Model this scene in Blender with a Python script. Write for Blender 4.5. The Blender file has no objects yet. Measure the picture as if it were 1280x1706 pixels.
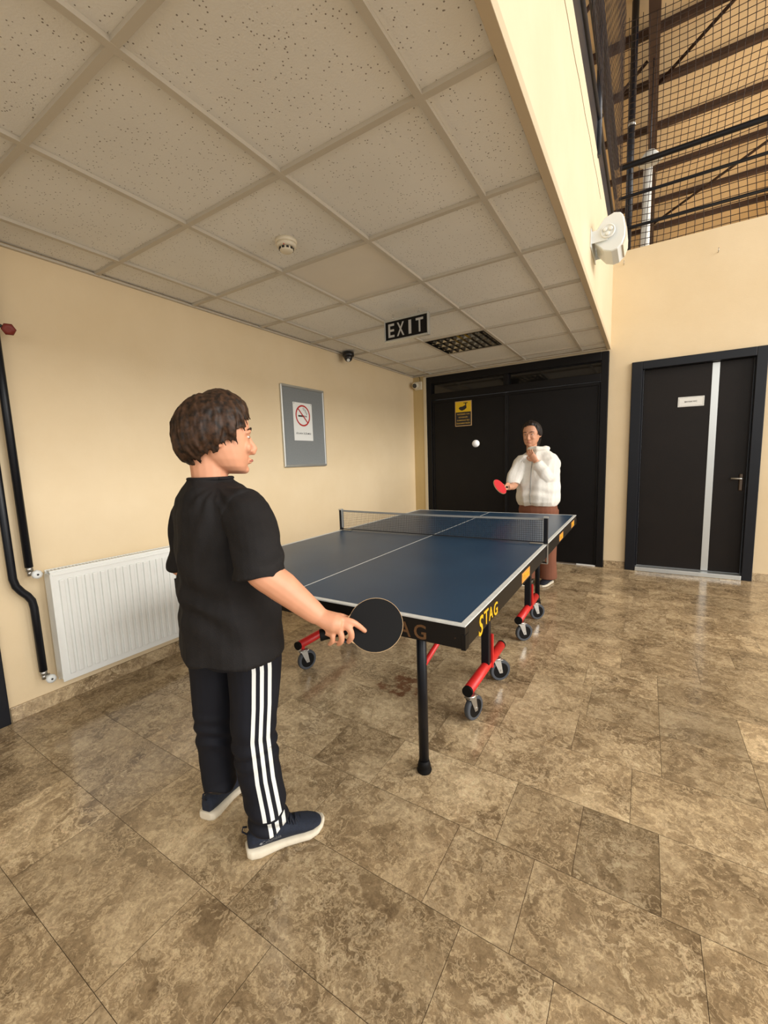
import bpy, bmesh, math, random
from mathutils import Vector, Matrix, noise
from mathutils.bvhtree import BVHTree
random.seed(7)
PI = math.pi
S = bpy.context.scene
COL = S.collection

# ------------------------------------------------------------------ camera
CAM = Vector((2.702, -5.177, 1.263)); FPX = 695.04
CR = Vector((0.848, 0.529, -0.033)).normalized()
CF = Vector((-0.528, 0.840, -0.121)).normalized()
CU = CR.cross(CF).normalized(); CR = CF.cross(CU).normalized()
cam_data = bpy.data.cameras.new('camera'); cam = bpy.data.objects.new('camera', cam_data); COL.objects.link(cam)
cam.matrix_world = Matrix(((CR.x, CU.x, -CF.x, CAM.x), (CR.y, CU.y, -CF.y, CAM.y), (CR.z, CU.z, -CF.z, CAM.z), (0, 0, 0, 1)))
cam_data.sensor_fit = 'VERTICAL'; cam_data.sensor_height = 24; cam_data.lens = 24 * FPX / 1706; cam_data.clip_start = 0.02
S.camera = cam
# ------------------------------------------------------------------ world, light, exposure
S.view_settings.view_transform = 'Standard'; S.view_settings.look = 'None'
S.view_settings.gamma = 1; S.view_settings.use_curve_mapping = False
S.view_settings.exposure = 0.0
w = bpy.data.worlds.new('world'); S.world = w; w.use_nodes = True
wn = w.node_tree.nodes; wl = w.node_tree.links
wn['Background'].inputs[0].default_value = (1.0, 0.975, 0.94, 1); wn['Background'].inputs[1].default_value = 0.92
def area_light(name, loc, target, sx, sy, power, col):
    ld = bpy.data.lights.new(name, 'AREA'); ld.shape = 'RECTANGLE'; ld.size = sx; ld.size_y = sy; ld.energy = power; ld.color = col
    o = bpy.data.objects.new(name, ld); COL.objects.link(o); o.location = loc
    o.rotation_euler = (Vector(target) - Vector(loc)).to_track_quat('-Z', 'Y').to_euler()
    return o
area_light('window_daylight', (14.0, -4.6, 6.4), (1.0, -2.4, 1.0), 9.0, 4.0, 1150, (1, 0.97, 0.93))
area_light('window_daylight_rear', (5.6, -9.5, 3.0), (1.4, -2.5, 1.0), 3.0, 2.0, 60, (1, 0.96, 0.9))
area_light('ceiling_fill_light', (10.5, -3.5, 1.5), (1.0, -2.0, 2.2), 6.0, 2.4, 170, (1, 0.97, 0.93))  # added low lamp out of view, brightens the ceiling
area_light('roof_fill_light', (7.9, 1.5, 4.4), (2.5, 2.0, 5.6), 5.0, 1.6, 260, (1, 0.96, 0.9))  # unseen lamp added to lift the dark roof


# ------------------------------------------------------------------ helpers: materials
def srgb(r, g, b):
    f = lambda c: (c / 255 / 12.92) if c / 255 <= 0.04045 else ((c / 255 + 0.055) / 1.055) ** 2.4
    return (f(r), f(g), f(b), 1)
def mat(name, col, rough=0.6, metal=0.0, var=0.0, vscale=6, bump=0.0, bscale=40, spec=0.5, coat=0, stretch=None, sheen=0):
    m = bpy.data.materials.new(name); m.use_nodes = True
    nt = m.node_tree; b = nt.nodes['Principled BSDF']
    b.inputs['Base Color'].default_value = col; b.inputs['Roughness'].default_value = rough; b.inputs['Metallic'].default_value = metal
    b.inputs['Specular IOR Level'].default_value = spec; b.inputs['Coat Weight'].default_value = coat
    if sheen: b.inputs['Sheen Weight'].default_value = sheen
    tc = nt.nodes.new('ShaderNodeTexCoord'); src = tc.outputs['Object']
    if stretch:
        mp = nt.nodes.new('ShaderNodeMapping'); mp.inputs['Scale'].default_value = stretch; nt.links.new(src, mp.inputs[0]); src = mp.outputs[0]
    nz = nt.nodes.new('ShaderNodeTexNoise'); nz.inputs['Scale'].default_value = vscale; nz.inputs['Detail'].default_value = 5; nt.links.new(src, nz.inputs[0])
    cr = nt.nodes.new('ShaderNodeValToRGB'); nt.links.new(nz.outputs[0], cr.inputs[0])
    lo = [max(0, c * (1 - var)) for c in col[:3]] + [1]; hi = [min(1, c * (1 + var)) for c in col[:3]] + [1]
    cr.color_ramp.elements[0].position = .3; cr.color_ramp.elements[1].position = .7
    cr.color_ramp.elements[0].color = lo; cr.color_ramp.elements[1].color = hi
    nt.links.new(cr.outputs[0], b.inputs['Base Color'])
    if bump:
        n2 = nt.nodes.new('ShaderNodeTexNoise'); n2.inputs['Scale'].default_value = bscale; n2.inputs['Detail'].default_value = 4; nt.links.new(src, n2.inputs[0])
        bp = nt.nodes.new('ShaderNodeBump'); bp.inputs['Strength'].default_value = bump; bp.inputs['Distance'].default_value = 0.004
        nt.links.new(n2.outputs[0], bp.inputs['Height']); nt.links.new(bp.outputs[0], b.inputs['Normal'])
    return m
class G:   # tiny node helper
    def __init__(s, name):
        s.m = bpy.data.materials.new(name); s.m.use_nodes = True; s.nt = s.m.node_tree; s.b = s.nt.nodes['Principled BSDF']
    def n(s, t, **kw):
        x = s.nt.nodes.new(t)
        for k, v in kw.items():
            if k in x.inputs.keys(): x.inputs[k].default_value = v
            else: setattr(x, k, v)
        return x
    def l(s, a, b): s.nt.links.new(a, b)
    def math(s, op, a, b=None, clamp=False):
        x = s.nt.nodes.new('ShaderNodeMath'); x.operation = op; x.use_clamp = clamp
        for i, v in enumerate((a, b)):
            if v is None: continue
            if isinstance(v, (int, float)): x.inputs[i].default_value = v
            else: s.l(v, x.inputs[i])
        return x.outputs[0]
    def ramp(s, f, stops):
        x = s.nt.nodes.new('ShaderNodeValToRGB'); s.l(f, x.inputs[0]); e = x.color_ramp.elements
        while len(e) < len(stops): e.new(0.5)
        for i, (p, c) in enumerate(stops):
            e[i].position = p; e[i].color = c if len(c) == 4 else (*c, 1)
        return x.outputs[0]
    def mix(s, f, a, b, mode='MIX'):
        x = s.nt.nodes.new('ShaderNodeMix'); x.data_type = 'RGBA'; x.blend_type = mode
        if isinstance(f, (int, float)): x.inputs[0].default_value = f
        else: s.l(f, x.inputs[0])
        for i, v in ((6, a), (7, b)):
            if isinstance(v, tuple): x.inputs[i].default_value = v
            else: s.l(v, x.inputs[i])
        return x.outputs[2]

def marble_mat(name, tiled=True):
    g = G(name); tc = g.n('ShaderNodeTexCoord')
    at = g.n('ShaderNodeAttribute', attribute_name='tone')
    off = g.n('ShaderNodeVectorMath', operation='SCALE'); g.l(at.outputs['Vector'], off.inputs[0]); off.inputs['Scale'].default_value = 37.0 if tiled else 0
    add = g.n('ShaderNodeVectorMath', operation='ADD'); g.l(tc.outputs['Object'], add.inputs[0]); g.l(off.outputs[0], add.inputs[1])
    v = add.outputs[0]
    wz = g.n('ShaderNodeTexNoise', Scale=5.0, Detail=5.0, Roughness=0.65); g.l(v, wz.inputs[0])
    wsub = g.n('ShaderNodeVectorMath', operation='SUBTRACT'); g.l(wz.outputs['Color'], wsub.inputs[0]); wsub.inputs[1].default_value = (.5, .5, .5)
    wsc = g.n('ShaderNodeVectorMath', operation='SCALE'); g.l(wsub.outputs[0], wsc.inputs[0]); wsc.inputs['Scale'].default_value = 0.30
    wa = g.n('ShaderNodeVectorMath', operation='ADD'); g.l(v, wa.inputs[0]); g.l(wsc.outputs[0], wa.inputs[1])
    n1 = g.n('ShaderNodeTexNoise', Scale=4.0, Detail=10.0, Roughness=0.72, Distortion=.6); g.l(wa.outputs[0], n1.inputs[0])
    n2 = g.n('ShaderNodeTexNoise', Scale=45.0, Detail=6.0, Roughness=0.75); g.l(v, n2.inputs[0])
    n3 = g.n('ShaderNodeTexNoise', Scale=2.0, Detail=3.0); g.l(v, n3.inputs[0])
    def ridge(scale, width, det):
        q = g.n('ShaderNodeTexNoise', Scale=scale, Detail=det, Roughness=.62, Distortion=.9); g.l(wa.outputs[0], q.inputs[0])
        a = g.math('ABSOLUTE', g.math('SUBTRACT', q.outputs[0], .5)); return g.ramp(a, [(0.0, (1, 1, 1)), (width, (0, 0, 0))])
    base = g.ramp(n1.outputs[0], [(.35, srgb(118, 99, 74)), (.5, srgb(160, 138, 106)), (.65, srgb(204, 182, 146))])
    vm = g.math('MULTIPLY', ridge(5.0, .03, 8.0), g.ramp(n3.outputs[0], [(.38, (0, 0, 0)), (.6, (1, 1, 1))]))
    c = g.mix(g.math('MULTIPLY', ridge(13.0, .04, 8.0), .65), base, srgb(220, 196, 156))
    c = g.mix(g.math('MULTIPLY', vm, .8), c, srgb(226, 204, 166))
    c = g.mix(g.math('MULTIPLY', ridge(22.0, .04, 6.0), .3), c, srgb(88, 70, 50))
    c = g.mix(.45, c, g.ramp(n2.outputs[0], [(.3, (.22, .22, .22, 1)), (.7, (.8, .8, .8, 1))]), 'OVERLAY')
    if tiled:
        sx = g.n('ShaderNodeSeparateXYZ'); g.l(at.outputs['Vector'], sx.inputs[0])
        # tone.z holds the tile's own lightness
        gain = g.math('ADD', g.math('MULTIPLY', sx.outputs[2], 1.0), 0.0)
        cg = g.n('ShaderNodeCombineXYZ'); [g.l(gain, cg.inputs[i]) for i in range(3)]
        c = g.mix(1.0, c, cg.outputs[0], 'MULTIPLY')
        # rust stain under the table
        ds = g.n('ShaderNodeVectorMath', operation='DISTANCE'); g.l(tc.outputs['Object'], ds.inputs[0]); ds.inputs[1].default_value = (1.57, -3.27, 0)
        nn = g.n('ShaderNodeTexNoise', Scale=14.0, Detail=6.0); g.l(tc.outputs['Object'], nn.inputs[0])
        dd = g.math('ADD', ds.outputs['Value'], g.math('MULTIPLY', g.math('SUBTRACT', nn.outputs[0], .5), .75))
        c = g.mix(g.ramp(dd, [(.03, (.75, .75, .75)), (.09, (0, 0, 0))]), c, srgb(104, 58, 34))
    g.l(c, g.b.inputs['Base Color'])
    rr = g.ramp(n2.outputs[0], [(.3, (.10, .10, .10)), (.7, (.24, .24, .24))]); g.l(rr, g.b.inputs['Roughness'])
    g.b.inputs['Specular IOR Level'].default_value = 0.5
    bp = g.n('ShaderNodeBump', Strength=.06, Distance=.001); g.l(n2.outputs[0], bp.inputs['Height']); g.l(bp.outputs[0], g.b.inputs['Normal'])
    return g.m
def ceiling_mat():
    g = G('mineral ceiling tile'); tc = g.n('ShaderNodeTexCoord')
    vo = g.n('ShaderNodeTexVoronoi', Scale=78.0, Randomness=1.0); g.l(tc.outputs['Object'], vo.inputs[0])
    n = g.n('ShaderNodeTexNoise', Scale=30.0, Detail=3.0); g.l(tc.outputs['Object'], n.inputs[0])
    r = g.math('MULTIPLY', g.math('LESS_THAN', g.math('ADD', vo.outputs['Distance'], g.math('MULTIPLY', n.outputs[0], .12)), .235), g.math('GREATER_THAN', vo.outputs['Color'], .42))
    nf = g.n('ShaderNodeTexNoise', Scale=160.0, Detail=4.0); g.l(tc.outputs['Object'], nf.inputs[0])
    nb = g.n('ShaderNodeTexNoise', Scale=1.7, Detail=2.0); g.l(tc.outputs['Object'], nb.inputs[0])
    c = g.ramp(nb.outputs[0], [(.3, srgb(228, 226, 219)), (.7, srgb(238, 236, 229))])
    c = g.mix(g.math('MULTIPLY', r, .8), c, srgb(98, 82, 62))
    g.l(c, g.b.inputs['Base Color']); g.b.inputs['Roughness'].default_value = .9
    bp = g.n('ShaderNodeBump', Strength=.5, Distance=.003); g.l(nf.outputs[0], bp.inputs['Height'])
    bp2 = g.n('ShaderNodeBump', Strength=.9, Distance=.004, invert=True); g.l(r, bp2.inputs['Height']); g.l(bp.outputs[0], bp2.inputs['Normal']); g.l(bp2.outputs[0], g.b.inputs['Normal'])
    return g.m
def wall_mat(name, c1, c2):
    g = G(name); tc = g.n('ShaderNodeTexCoord')
    n = g.n('ShaderNodeTexNoise', Scale=1.6, Detail=6.0, Roughness=.6); g.l(tc.outputs['Object'], n.inputs[0])
    n2 = g.n('ShaderNodeTexNoise', Scale=90.0, Detail=4.0); g.l(tc.outputs['Object'], n2.inputs[0])
    n3 = g.n('ShaderNodeTexNoise', Scale=7.0, Detail=5.0); g.l(tc.outputs['Object'], n3.inputs[0])
    c = g.ramp(n.outputs[0], [(.3, c1), (.7, c2)])
    g.l(c, g.b.inputs['Base Color']); g.b.inputs['Roughness'].default_value = .55; g.b.inputs['Specular IOR Level'].default_value = .35
    h = g.math('ADD', g.math('MULTIPLY', n2.outputs[0], .25), n3.outputs[0])
    bp = g.n('ShaderNodeBump', Strength=.35, Distance=.006); g.l(h, bp.inputs['Height']); g.l(bp.outputs[0], g.b.inputs['Normal'])
    return g.m
def hair_mat(name, a, b_):
    g = G(name); tc = g.n('ShaderNodeTexCoord')
    n = g.n('ShaderNodeTexNoise', Scale=60.0, Detail=4.0); g.l(tc.outputs['Object'], n.inputs[0])
    g.l(g.ramp(n.outputs[0], [(.35, a), (.7, b_)]), g.b.inputs['Base Color']); g.b.inputs['Roughness'].default_value = .55; g.b.inputs['Specular IOR Level'].default_value = .35
    return g.m
def chipped_mat():
    g = G('chipped black paint'); g.b.inputs['Specular IOR Level'].default_value = .25; tc = g.n('ShaderNodeTexCoord')
    n = g.n('ShaderNodeTexNoise', Scale=38.0, Detail=6.0, Roughness=.7); g.l(tc.outputs['Object'], n.inputs[0])
    c = g.ramp(n.outputs[0], [(.66, srgb(18, 16, 16)), (.70, srgb(96, 70, 48))])
    g.l(c, g.b.inputs['Base Color']); g.b.inputs['Roughness'].default_value = .38
    return g.m
def blue_mat():
    g = G('blue table top'); tc = g.n('ShaderNodeTexCoord')
    n = g.n('ShaderNodeTexNoise', Scale=3.0, Detail=5.0); g.l(tc.outputs['Object'], n.inputs[0])
    g.l(g.ramp(n.outputs[0], [(.3, srgb(38, 66, 94)), (.7, srgb(45, 75, 104))]), g.b.inputs['Base Color'])
    g.b.inputs['Roughness'].default_value = .36; g.b.inputs['Specular IOR Level'].default_value = .5
    return g.m

M = dict(
    wall=wall_mat('cream wall paint', srgb(226, 204, 165), srgb(233, 213, 177)),
    fascia=wall_mat('dimmed cream wall paint', srgb(210, 194, 162), srgb(217, 203, 173)),  # the wall's paint, darkened to offset strong light on the beam face
    wallshade=wall_mat('shaded cream wall paint', srgb(196, 172, 122), srgb(206, 182, 130)),  # back wall paint with the corner's shade put into the colour
    floor=marble_mat('brown marble floor'), base=marble_mat('marble skirting', False),
    grout=mat('grout', srgb(112, 92, 68), .8), ceil=ceiling_mat(),
    plaintile=mat('plain vinyl ceiling tile', srgb(222, 215, 202), .38, var=.02, spec=.5),
    grid=mat('ceiling grid metal', srgb(196, 188, 172), .5), edge=mat('brown edge trim', srgb(196, 178, 148), .5),
    black=mat('black painted steel', srgb(15, 13, 13), .45, spec=.22, var=.15, bump=.15, bscale=60), frame=mat('blue black frame paint', srgb(15, 18, 25), .36, spec=.3, var=.1),
    leaf=mat('dark brown door leaf', srgb(27, 22, 19), .45, spec=.22, var=.15, vscale=3, bump=.1, bscale=80),
    glass=mat('dark transom glass', srgb(18, 17, 16), .06, spec=.8), silver=mat('brushed aluminium', srgb(205, 208, 206), .32, .75),
    chrome=mat('worn chrome', srgb(180, 178, 172), .3, .9), whitep=mat('white enamel', srgb(232, 234, 230), .35, var=.02),
    plastic=mat('white plastic', srgb(226, 230, 228), .4), ivory=mat('ivory plastic', srgb(224, 214, 190), .45),
    graybd=mat('grey felt board', srgb(128, 132, 132), .85, var=.05, vscale=80), paper=mat('white paper', srgb(236, 237, 232), .7),
    ink=mat('black ink', srgb(30, 28, 28), .6), red=mat('sign red', srgb(188, 36, 36), .5), yellow=mat('sign yellow', srgb(226, 186, 18), .5),
    goldfr=mat('sign border', srgb(196, 160, 110), .5), table=blue_mat(), white=mat('white line paint', srgb(222, 226, 224), .45, var=.08, vscale=40),
    apron=chipped_mat(), letter=mat('yellow lettering', srgb(236, 184, 30), .5, var=.15, vscale=60), oldletter=mat('faded gold lettering', srgb(104, 72, 40), .6, var=.2, vscale=60),
    sticker=mat('orange sticker', srgb(214, 150, 70), .5), redp=mat('red painted steel', srgb(214, 44, 40), .38, var=.12, vscale=14),
    rubber=mat('black rubber', srgb(12, 11, 11), .6, spec=.2), greyr=mat('grey rubber tyre', srgb(70, 74, 80), .6), net=mat('dark net cord', srgb(34, 36, 42), .8),
    tape=mat('grey white net tape', srgb(150, 152, 150), .7), netrope=mat('brown net twine', srgb(52, 38, 30), .85),
    steel=mat('brown roof steel', srgb(62, 42, 32), .6, var=.2), roof=mat('beige roof sheet', srgb(214, 190, 150), .7, var=.06, vscale=2),
    rail=mat('dark railing paint', srgb(26, 30, 40), .35), skin=mat('skin', srgb(222, 160, 126), .5, var=.05, vscale=30),
    skin2=mat('skin of the far player', srgb(205, 150, 118), .5, var=.05), shirt=mat('black cotton', srgb(33, 31, 31), .8, var=.12, vscale=20, bump=.3, bscale=300, spec=.22),
    trous=mat('navy jersey', srgb(17, 19, 28), .75, var=.12, vscale=12, spec=.3), stripe=mat('white tape stripe', srgb(228, 230, 226), .7),
    shoe=mat('navy mesh shoe', srgb(24, 32, 48), .8, var=.2, vscale=120, bump=.5, bscale=400), sole=mat('white foam sole', srgb(222, 212, 190), .7, var=.06, vscale=40),
    lace=mat('black lace', srgb(20, 24, 36), .8), logo=mat('grey logo print', srgb(140, 142, 146), .5), hair=hair_mat('brown hair', srgb(26, 17, 11), srgb(74, 50, 33)),
    hair2=hair_mat('dark hair', srgb(18, 14, 12), srgb(44, 32, 26)), fleece=mat('white fleece', srgb(236, 233, 224), .9, var=.03, vscale=50, bump=.5, bscale=150),
    brown=mat('rust brown cloth', srgb(126, 78, 56), .85, var=.1), batred=mat('red bat rubber', srgb(208, 36, 48), .5), wood=mat('pale bat wood', srgb(216, 180, 132), .5, var=.1),
    ball=mat('ball', srgb(240, 240, 238), .35), lens=mat('camera lens', srgb(12, 12, 14), .08, spec=.8), mirror=mat('louvre aluminium', srgb(138, 132, 120), .14, .95),
    cam=mat('black camera plastic', srgb(30, 28, 28), .3), valve=mat('red valve wheel', srgb(120, 40, 30), .5), eye=mat('eye white', srgb(225, 220, 212), .3), lip=mat('lip', srgb(178, 104, 92), .5),
    pink=mat('red bat edge', srgb(190, 60, 56), .5), gaplight=mat('painted daylight gap', srgb(226, 226, 222), .35, var=.06, vscale=30))

# ------------------------------------------------------------------ helpers: mesh
def V(*a): return Vector(a)
def at(u, v, d):     # a point on the sight line of pixel (u, v) at depth d
    return CAM + CR * ((u - 640) / FPX * d) + CU * (-(v - 853) / FPX * d) + CF * d
class MB:
    def __init__(s): s.v = []; s.f = []; s.m = []; s.smooth = []
    def add(s, vs, fs, mi=0, sm=False):
        o = len(s.v); s.v += [Vector(x) for x in vs]
        for f in fs: s.f.append([i + o for i in f]); s.m.append(mi); s.smooth.append(sm)
        return s
    def box(s, x0, x1, y0, y1, z0, z1, mi=0, mt=None):
        vs = [V(x, y, z) for x in (x0, x1) for y in (y0, y1) for z in (z0, z1)]
        if mt: vs = [mt @ v for v in vs]
        return s.add(vs, [(0, 1, 3, 2), (4, 6, 7, 5), (0, 4, 5, 1), (2, 3, 7, 6), (0, 2, 6, 4), (1, 5, 7, 3)], mi)
    def bbox(s, x0, x1, y0, y1, z0, z1, r=0.004, mi=0, mt=None, seg=2):
        bm = bmesh.new(); bmesh.ops.create_cube(bm, size=1)
        for v in bm.verts: v.co = V((x0 + x1) / 2 + v.co.x * (x1 - x0), (y0 + y1) / 2 + v.co.y * (y1 - y0), (z0 + z1) / 2 + v.co.z * (z1 - z0))
        bmesh.ops.bevel(bm, geom=list(bm.edges), offset=r, segments=seg, affect='EDGES', profile=.5)
        bm.verts.index_update()
        vs = [(mt @ v.co) if mt else v.co.copy() for v in bm.verts]; fs = [[v.index for v in f.verts] for f in bm.faces]
        bm.free(); return s.add(vs, fs, mi, False)
    def rings(s, rs, mi=0, cap=True, sm=True, closed=True):
        n = len(rs[0]); vs = [p for r in rs for p in r]; fs = []
        for i in range(len(rs) - 1):
            for j in range(n if closed else n - 1):
                k = (j + 1) % n; fs.append((i * n + j, i * n + k, (i + 1) * n + k, (i + 1) * n + j))
        s.add(vs, fs, mi, sm)
        if cap and closed:
            o = len(s.v) - len(vs)
            s.f.append([o + j for j in range(n)][::-1]); s.m.append(mi); s.smooth.append(False)
            s.f.append([o + (len(rs) - 1) * n + j for j in range(n)]); s.m.append(mi); s.smooth.append(False)
        return s
    def tube(s, pts, rad, n=12, mi=0, cap=True, flat=1.0, up=None):
        pts = [Vector(p) for p in pts]
        if isinstance(rad, (int, float)): rad = [rad] * len(pts)
        rs = []; ref = None
        for i, p in enumerate(pts):
            t = (pts[min(i + 1, len(pts) - 1)] - pts[max(i - 1, 0)]).normalized()
            if ref is None:
                ref = Vector(up) if up else (V(0, 0, 1) if abs(t.z) < .9 else V(1, 0, 0))
            a = (ref - t * ref.dot(t)).normalized(); b = t.cross(a); ref = a
            rs.append([p + a * (math.cos(2 * PI * k / n) * rad[i] * flat) + b * (math.sin(2 * PI * k / n) * rad[i]) for k in range(n)])
        return s.rings(rs, mi, cap)
    def lathe(s, prof, mt=None, n=24, mi=0):   # prof: (r, z)
        rs = [[(mt or Matrix()) @ V(r * math.cos(2 * PI * k / n), r * math.sin(2 * PI * k / n), z) for k in range(n)] for r, z in prof]
        return s.rings(rs, mi, True)
    def ball(s, c, rx, ry=None, rz=None, mi=0, n=16, m=10, rot=None):
        ry = ry or rx; rz = rz or rx; rs = []
        for i in range(m + 1):
            a = -PI / 2 + PI * (i + .02 if i == 0 else (i - .02 if i == m else i)) / m
            rs.append([V(rx * math.cos(a) * math.cos(2 * PI * k / n), ry * math.cos(a) * math.sin(2 * PI * k / n), rz * math.sin(a)) for k in range(n)])
        rs = [[Vector(c) + ((rot @ p) if rot else p) for p in r] for r in rs]
        return s.rings(rs, mi, True)
    def build(s, name, mats, parent=None, loc=None):
        me = bpy.data.meshes.new(name); me.from_pydata([tuple(v) for v in s.v], [], s.f)
        if not isinstance(mats, (list, tuple)): mats = [mats]
        for mm in mats: me.materials.append(mm)
        me.polygons.foreach_set('material_index', s.m); me.polygons.foreach_set('use_smooth', s.smooth)
        me.validate(); me.update()
        bm = bmesh.new(); bm.from_mesh(me); bmesh.ops.recalc_face_normals(bm, faces=bm.faces); bm.to_mesh(me); bm.free()
        o = bpy.data.objects.new(name, me); COL.objects.link(o)
        if parent: o.parent = parent
        if loc: o.location = loc
        return o
    def merged(s, name, m, parent=None, voxel=.005, smooth=4, post=None, fac=.5):
        """all closed shapes grown together into one continuous skin"""
        o = s.build(name + '_tmp', m); r = o.modifiers.new('r', 'REMESH'); r.mode = 'VOXEL'; r.voxel_size = voxel
        q = o.modifiers.new('s', 'SMOOTH'); q.iterations = smooth; q.factor = fac
        dg = bpy.context.evaluated_depsgraph_get(); me = bpy.data.meshes.new_from_object(o.evaluated_get(dg))
        bpy.data.objects.remove(o); me.name = name
        if post:
            ns = [v.normal.copy() for v in me.vertices]
            for v, nn in zip(me.vertices, ns): v.co = post(v.co.copy(), nn)
        me.polygons.foreach_set('use_smooth', [True] * len(me.polygons)); me.materials.clear(); me.materials.append(m); me.update()
        n = bpy.data.objects.new(name, me); COL.objects.link(n)
        if parent: n.parent = parent
        return n
def tag(o, label=None, cat=None, group=None, kind=None):
    if label: o['label'] = label
    if cat: o['category'] = cat
    if group: o['group'] = group
    if kind: o['kind'] = kind
    return o
def thing(name, label, cat, loc=(0, 0, 0), rz=0, group=None):
    o = bpy.data.objects.new(name, None); COL.objects.link(o); o.location = loc; o.rotation_euler = (0, 0, rz); o.empty_display_size = .1
    return tag(o, label, cat, group)
def keep(o, root):   # parent an object built in world coordinates
    o.parent = root; o.matrix_parent_inverse = (Matrix.Translation(root.location) @ root.rotation_euler.to_matrix().to_4x4()).inverted(); return o
def text(s, w, h, m, parent, mt, ex=.0006, name='lettering', shear=0):
    cu = bpy.data.curves.new('t', 'FONT'); cu.body = s; cu.align_x = 'CENTER'; cu.align_y = 'CENTER'; cu.extrude = 0.5; cu.size = 1; cu.shear = shear; cu.offset = 0.012
    cu.resolution_u = 3
    t = bpy.data.objects.new('t', cu); COL.objects.link(t); dg = bpy.context.evaluated_depsgraph_get()
    me = bpy.data.meshes.new_from_object(t.evaluated_get(dg)); bpy.data.objects.remove(t)
    xs = [v.co.x for v in me.vertices]; ys = [v.co.y for v in me.vertices]
    cx, cy = (min(xs) + max(xs)) / 2, (min(ys) + max(ys)) / 2; sx = w / (max(xs) - min(xs)); sy = h / (max(ys) - min(ys))
    for v in me.vertices: v.co = mt @ V((v.co.x - cx) * sx, (v.co.y - cy) * sy, v.co.z * 2 * ex)
    me.materials.clear(); me.materials.append(m)
    o = bpy.data.objects.new(name, me); COL.objects.link(o); o.parent = parent; return o
def frame_mt(o, x, y, z=None):   # matrix with given local axes
    x = Vector(x).normalized(); y = Vector(y); y = (y - x * y.dot(x)).normalized(); z = x.cross(y)
    return Matrix(((x.x, y.x, z.x, o[0]), (x.y, y.y, z.y, o[1]), (x.z, y.z, z.z, o[2]), (0, 0, 0, 1)))

# ================================================================== SETTING
H = 2.366; XE = 2.342; ZT = 3.3
# floor: individual marble slabs laid in rows
def make_floor():
    mb = MB(); mb.box(-.1, 8, -8.6, .25, -.12, -.0025, 1)
    rnd = random.Random(3); tones = []
    X0 = 1.0; k0 = -3.655
    fixed = {0: [1.357, 1.92, 2.145, 2.70, 3.12], -1: [1.53, 1.82, 2.325, 2.556, 2.783, 3.24], -2: [1.72, 2.20, 2.45, 2.868, 3.3], 1: [1.25, 1.62, 2.16, 2.472, 2.80, 3.11], 2: [1.66, 2.196, 2.5, 2.80, 3.108], 3: [1.4, 1.93, 2.453, 2.8, 3.3], 4: [1.5, 1.9, 2.245, 2.619, 3.0]}
    special = {(0, 1.92): 1.18, (-1, 2.556): .72, (2, 2.80): .74, (2, 3.108): 1.3, (-1, 1.357): 1.15, (3, 1.93): 1.16, (1, 2.16): 1.05, (0, 2.145): 1.12, (-2, 2.20): .95, (4, 2.245): 1.22}
    for r in range(-17, 14):
        y0 = k0 + .2955 * r; y1 = y0 + .2955
        if y1 > .0: y1 = .0
        if y0 >= -.001: break
        xs = []; x = -.05 - rnd.random() * .3
        fx = fixed.get(r)
        lim = fx[0] - .15 if fx else 8.0
        while x < lim: xs.append(x); x += rnd.choice([.24, .3, .36, .45, .55, .6])
        if fx:
            xs += fx; x = fx[-1] + .35
            while x < 8.0: xs.append(x); x += rnd.choice([.24, .3, .36, .45, .55, .6])
        xs.append(8.0); xs = [max(q, -.05) for q in xs]
        for a, b in zip(xs, xs[1:]):
            if b - a < .02: continue
            g = .0007; t = rnd.choice([.86, .92, .97, 1.0, 1.03, 1.08, 1.14])
            for (rr, xx), val in special.items():
                if rr == r and abs(xx - a) < .01: t = val
            mb.add([V(a + g, y0 + g, 0), V(b - g, y0 + g, 0), V(b - g, y1 - g, 0), V(a + g, y1 - g, 0)], [(0, 1, 2, 3)], 0)
            tones.append((rnd.random(), rnd.random(), t))
    o = mb.build('floor', [M['floor'], M['grout']]); me = o.data
    a = me.attributes.new('tone', 'FLOAT_VECTOR', 'FACE'); k = 0
    for i, p in enumerate(me.polygons):
        a.data[i].vector = tones[k] if p.material_index == 0 else (0, 0, 1)
        if p.material_index == 0:
            k += 1
    for p in me.polygons:
        if p.material_index == 0 and p.normal.z < 0: p.flip()
    return tag(o, kind='structure')
make_floor()
# left wall with its doorway at the near end
w_ = MB(); w_.box(-.15, 0, -4.53, .15, 0, ZT); w_.box(-.15, 0, -5.5, -4.53, 2.12, ZT); w_.box(-.15, 0, -8.6, -5.5, 0, ZT)
tag(w_.build('wall_left', M['wall']), kind='structure')
d3 = bpy.data.objects.new('door_3', None); COL.objects.link(d3); tag(d3, kind='structure')
f_ = MB(); f_.bbox(-.16, .02, -4.61, -4.525, 0, 2.13); f_.bbox(-.16, .02, -5.51, -5.43, 0, 2.13); f_.bbox(-.16, .02, -5.43, -4.61, 2.04, 2.13); f_.build('door_frame', M['frame'], d3)
l_ = MB(); l_.bbox(-.11, -.07, -5.43, -4.61, .01, 2.04); l_.build('door_leaf', M['leaf'], d3)
b_ = MB(); b_.bbox(0, .013, -4.52, 0, 0, .078, .002); tag(b_.build('baseboard_left', M['base']), kind='structure')
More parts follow.
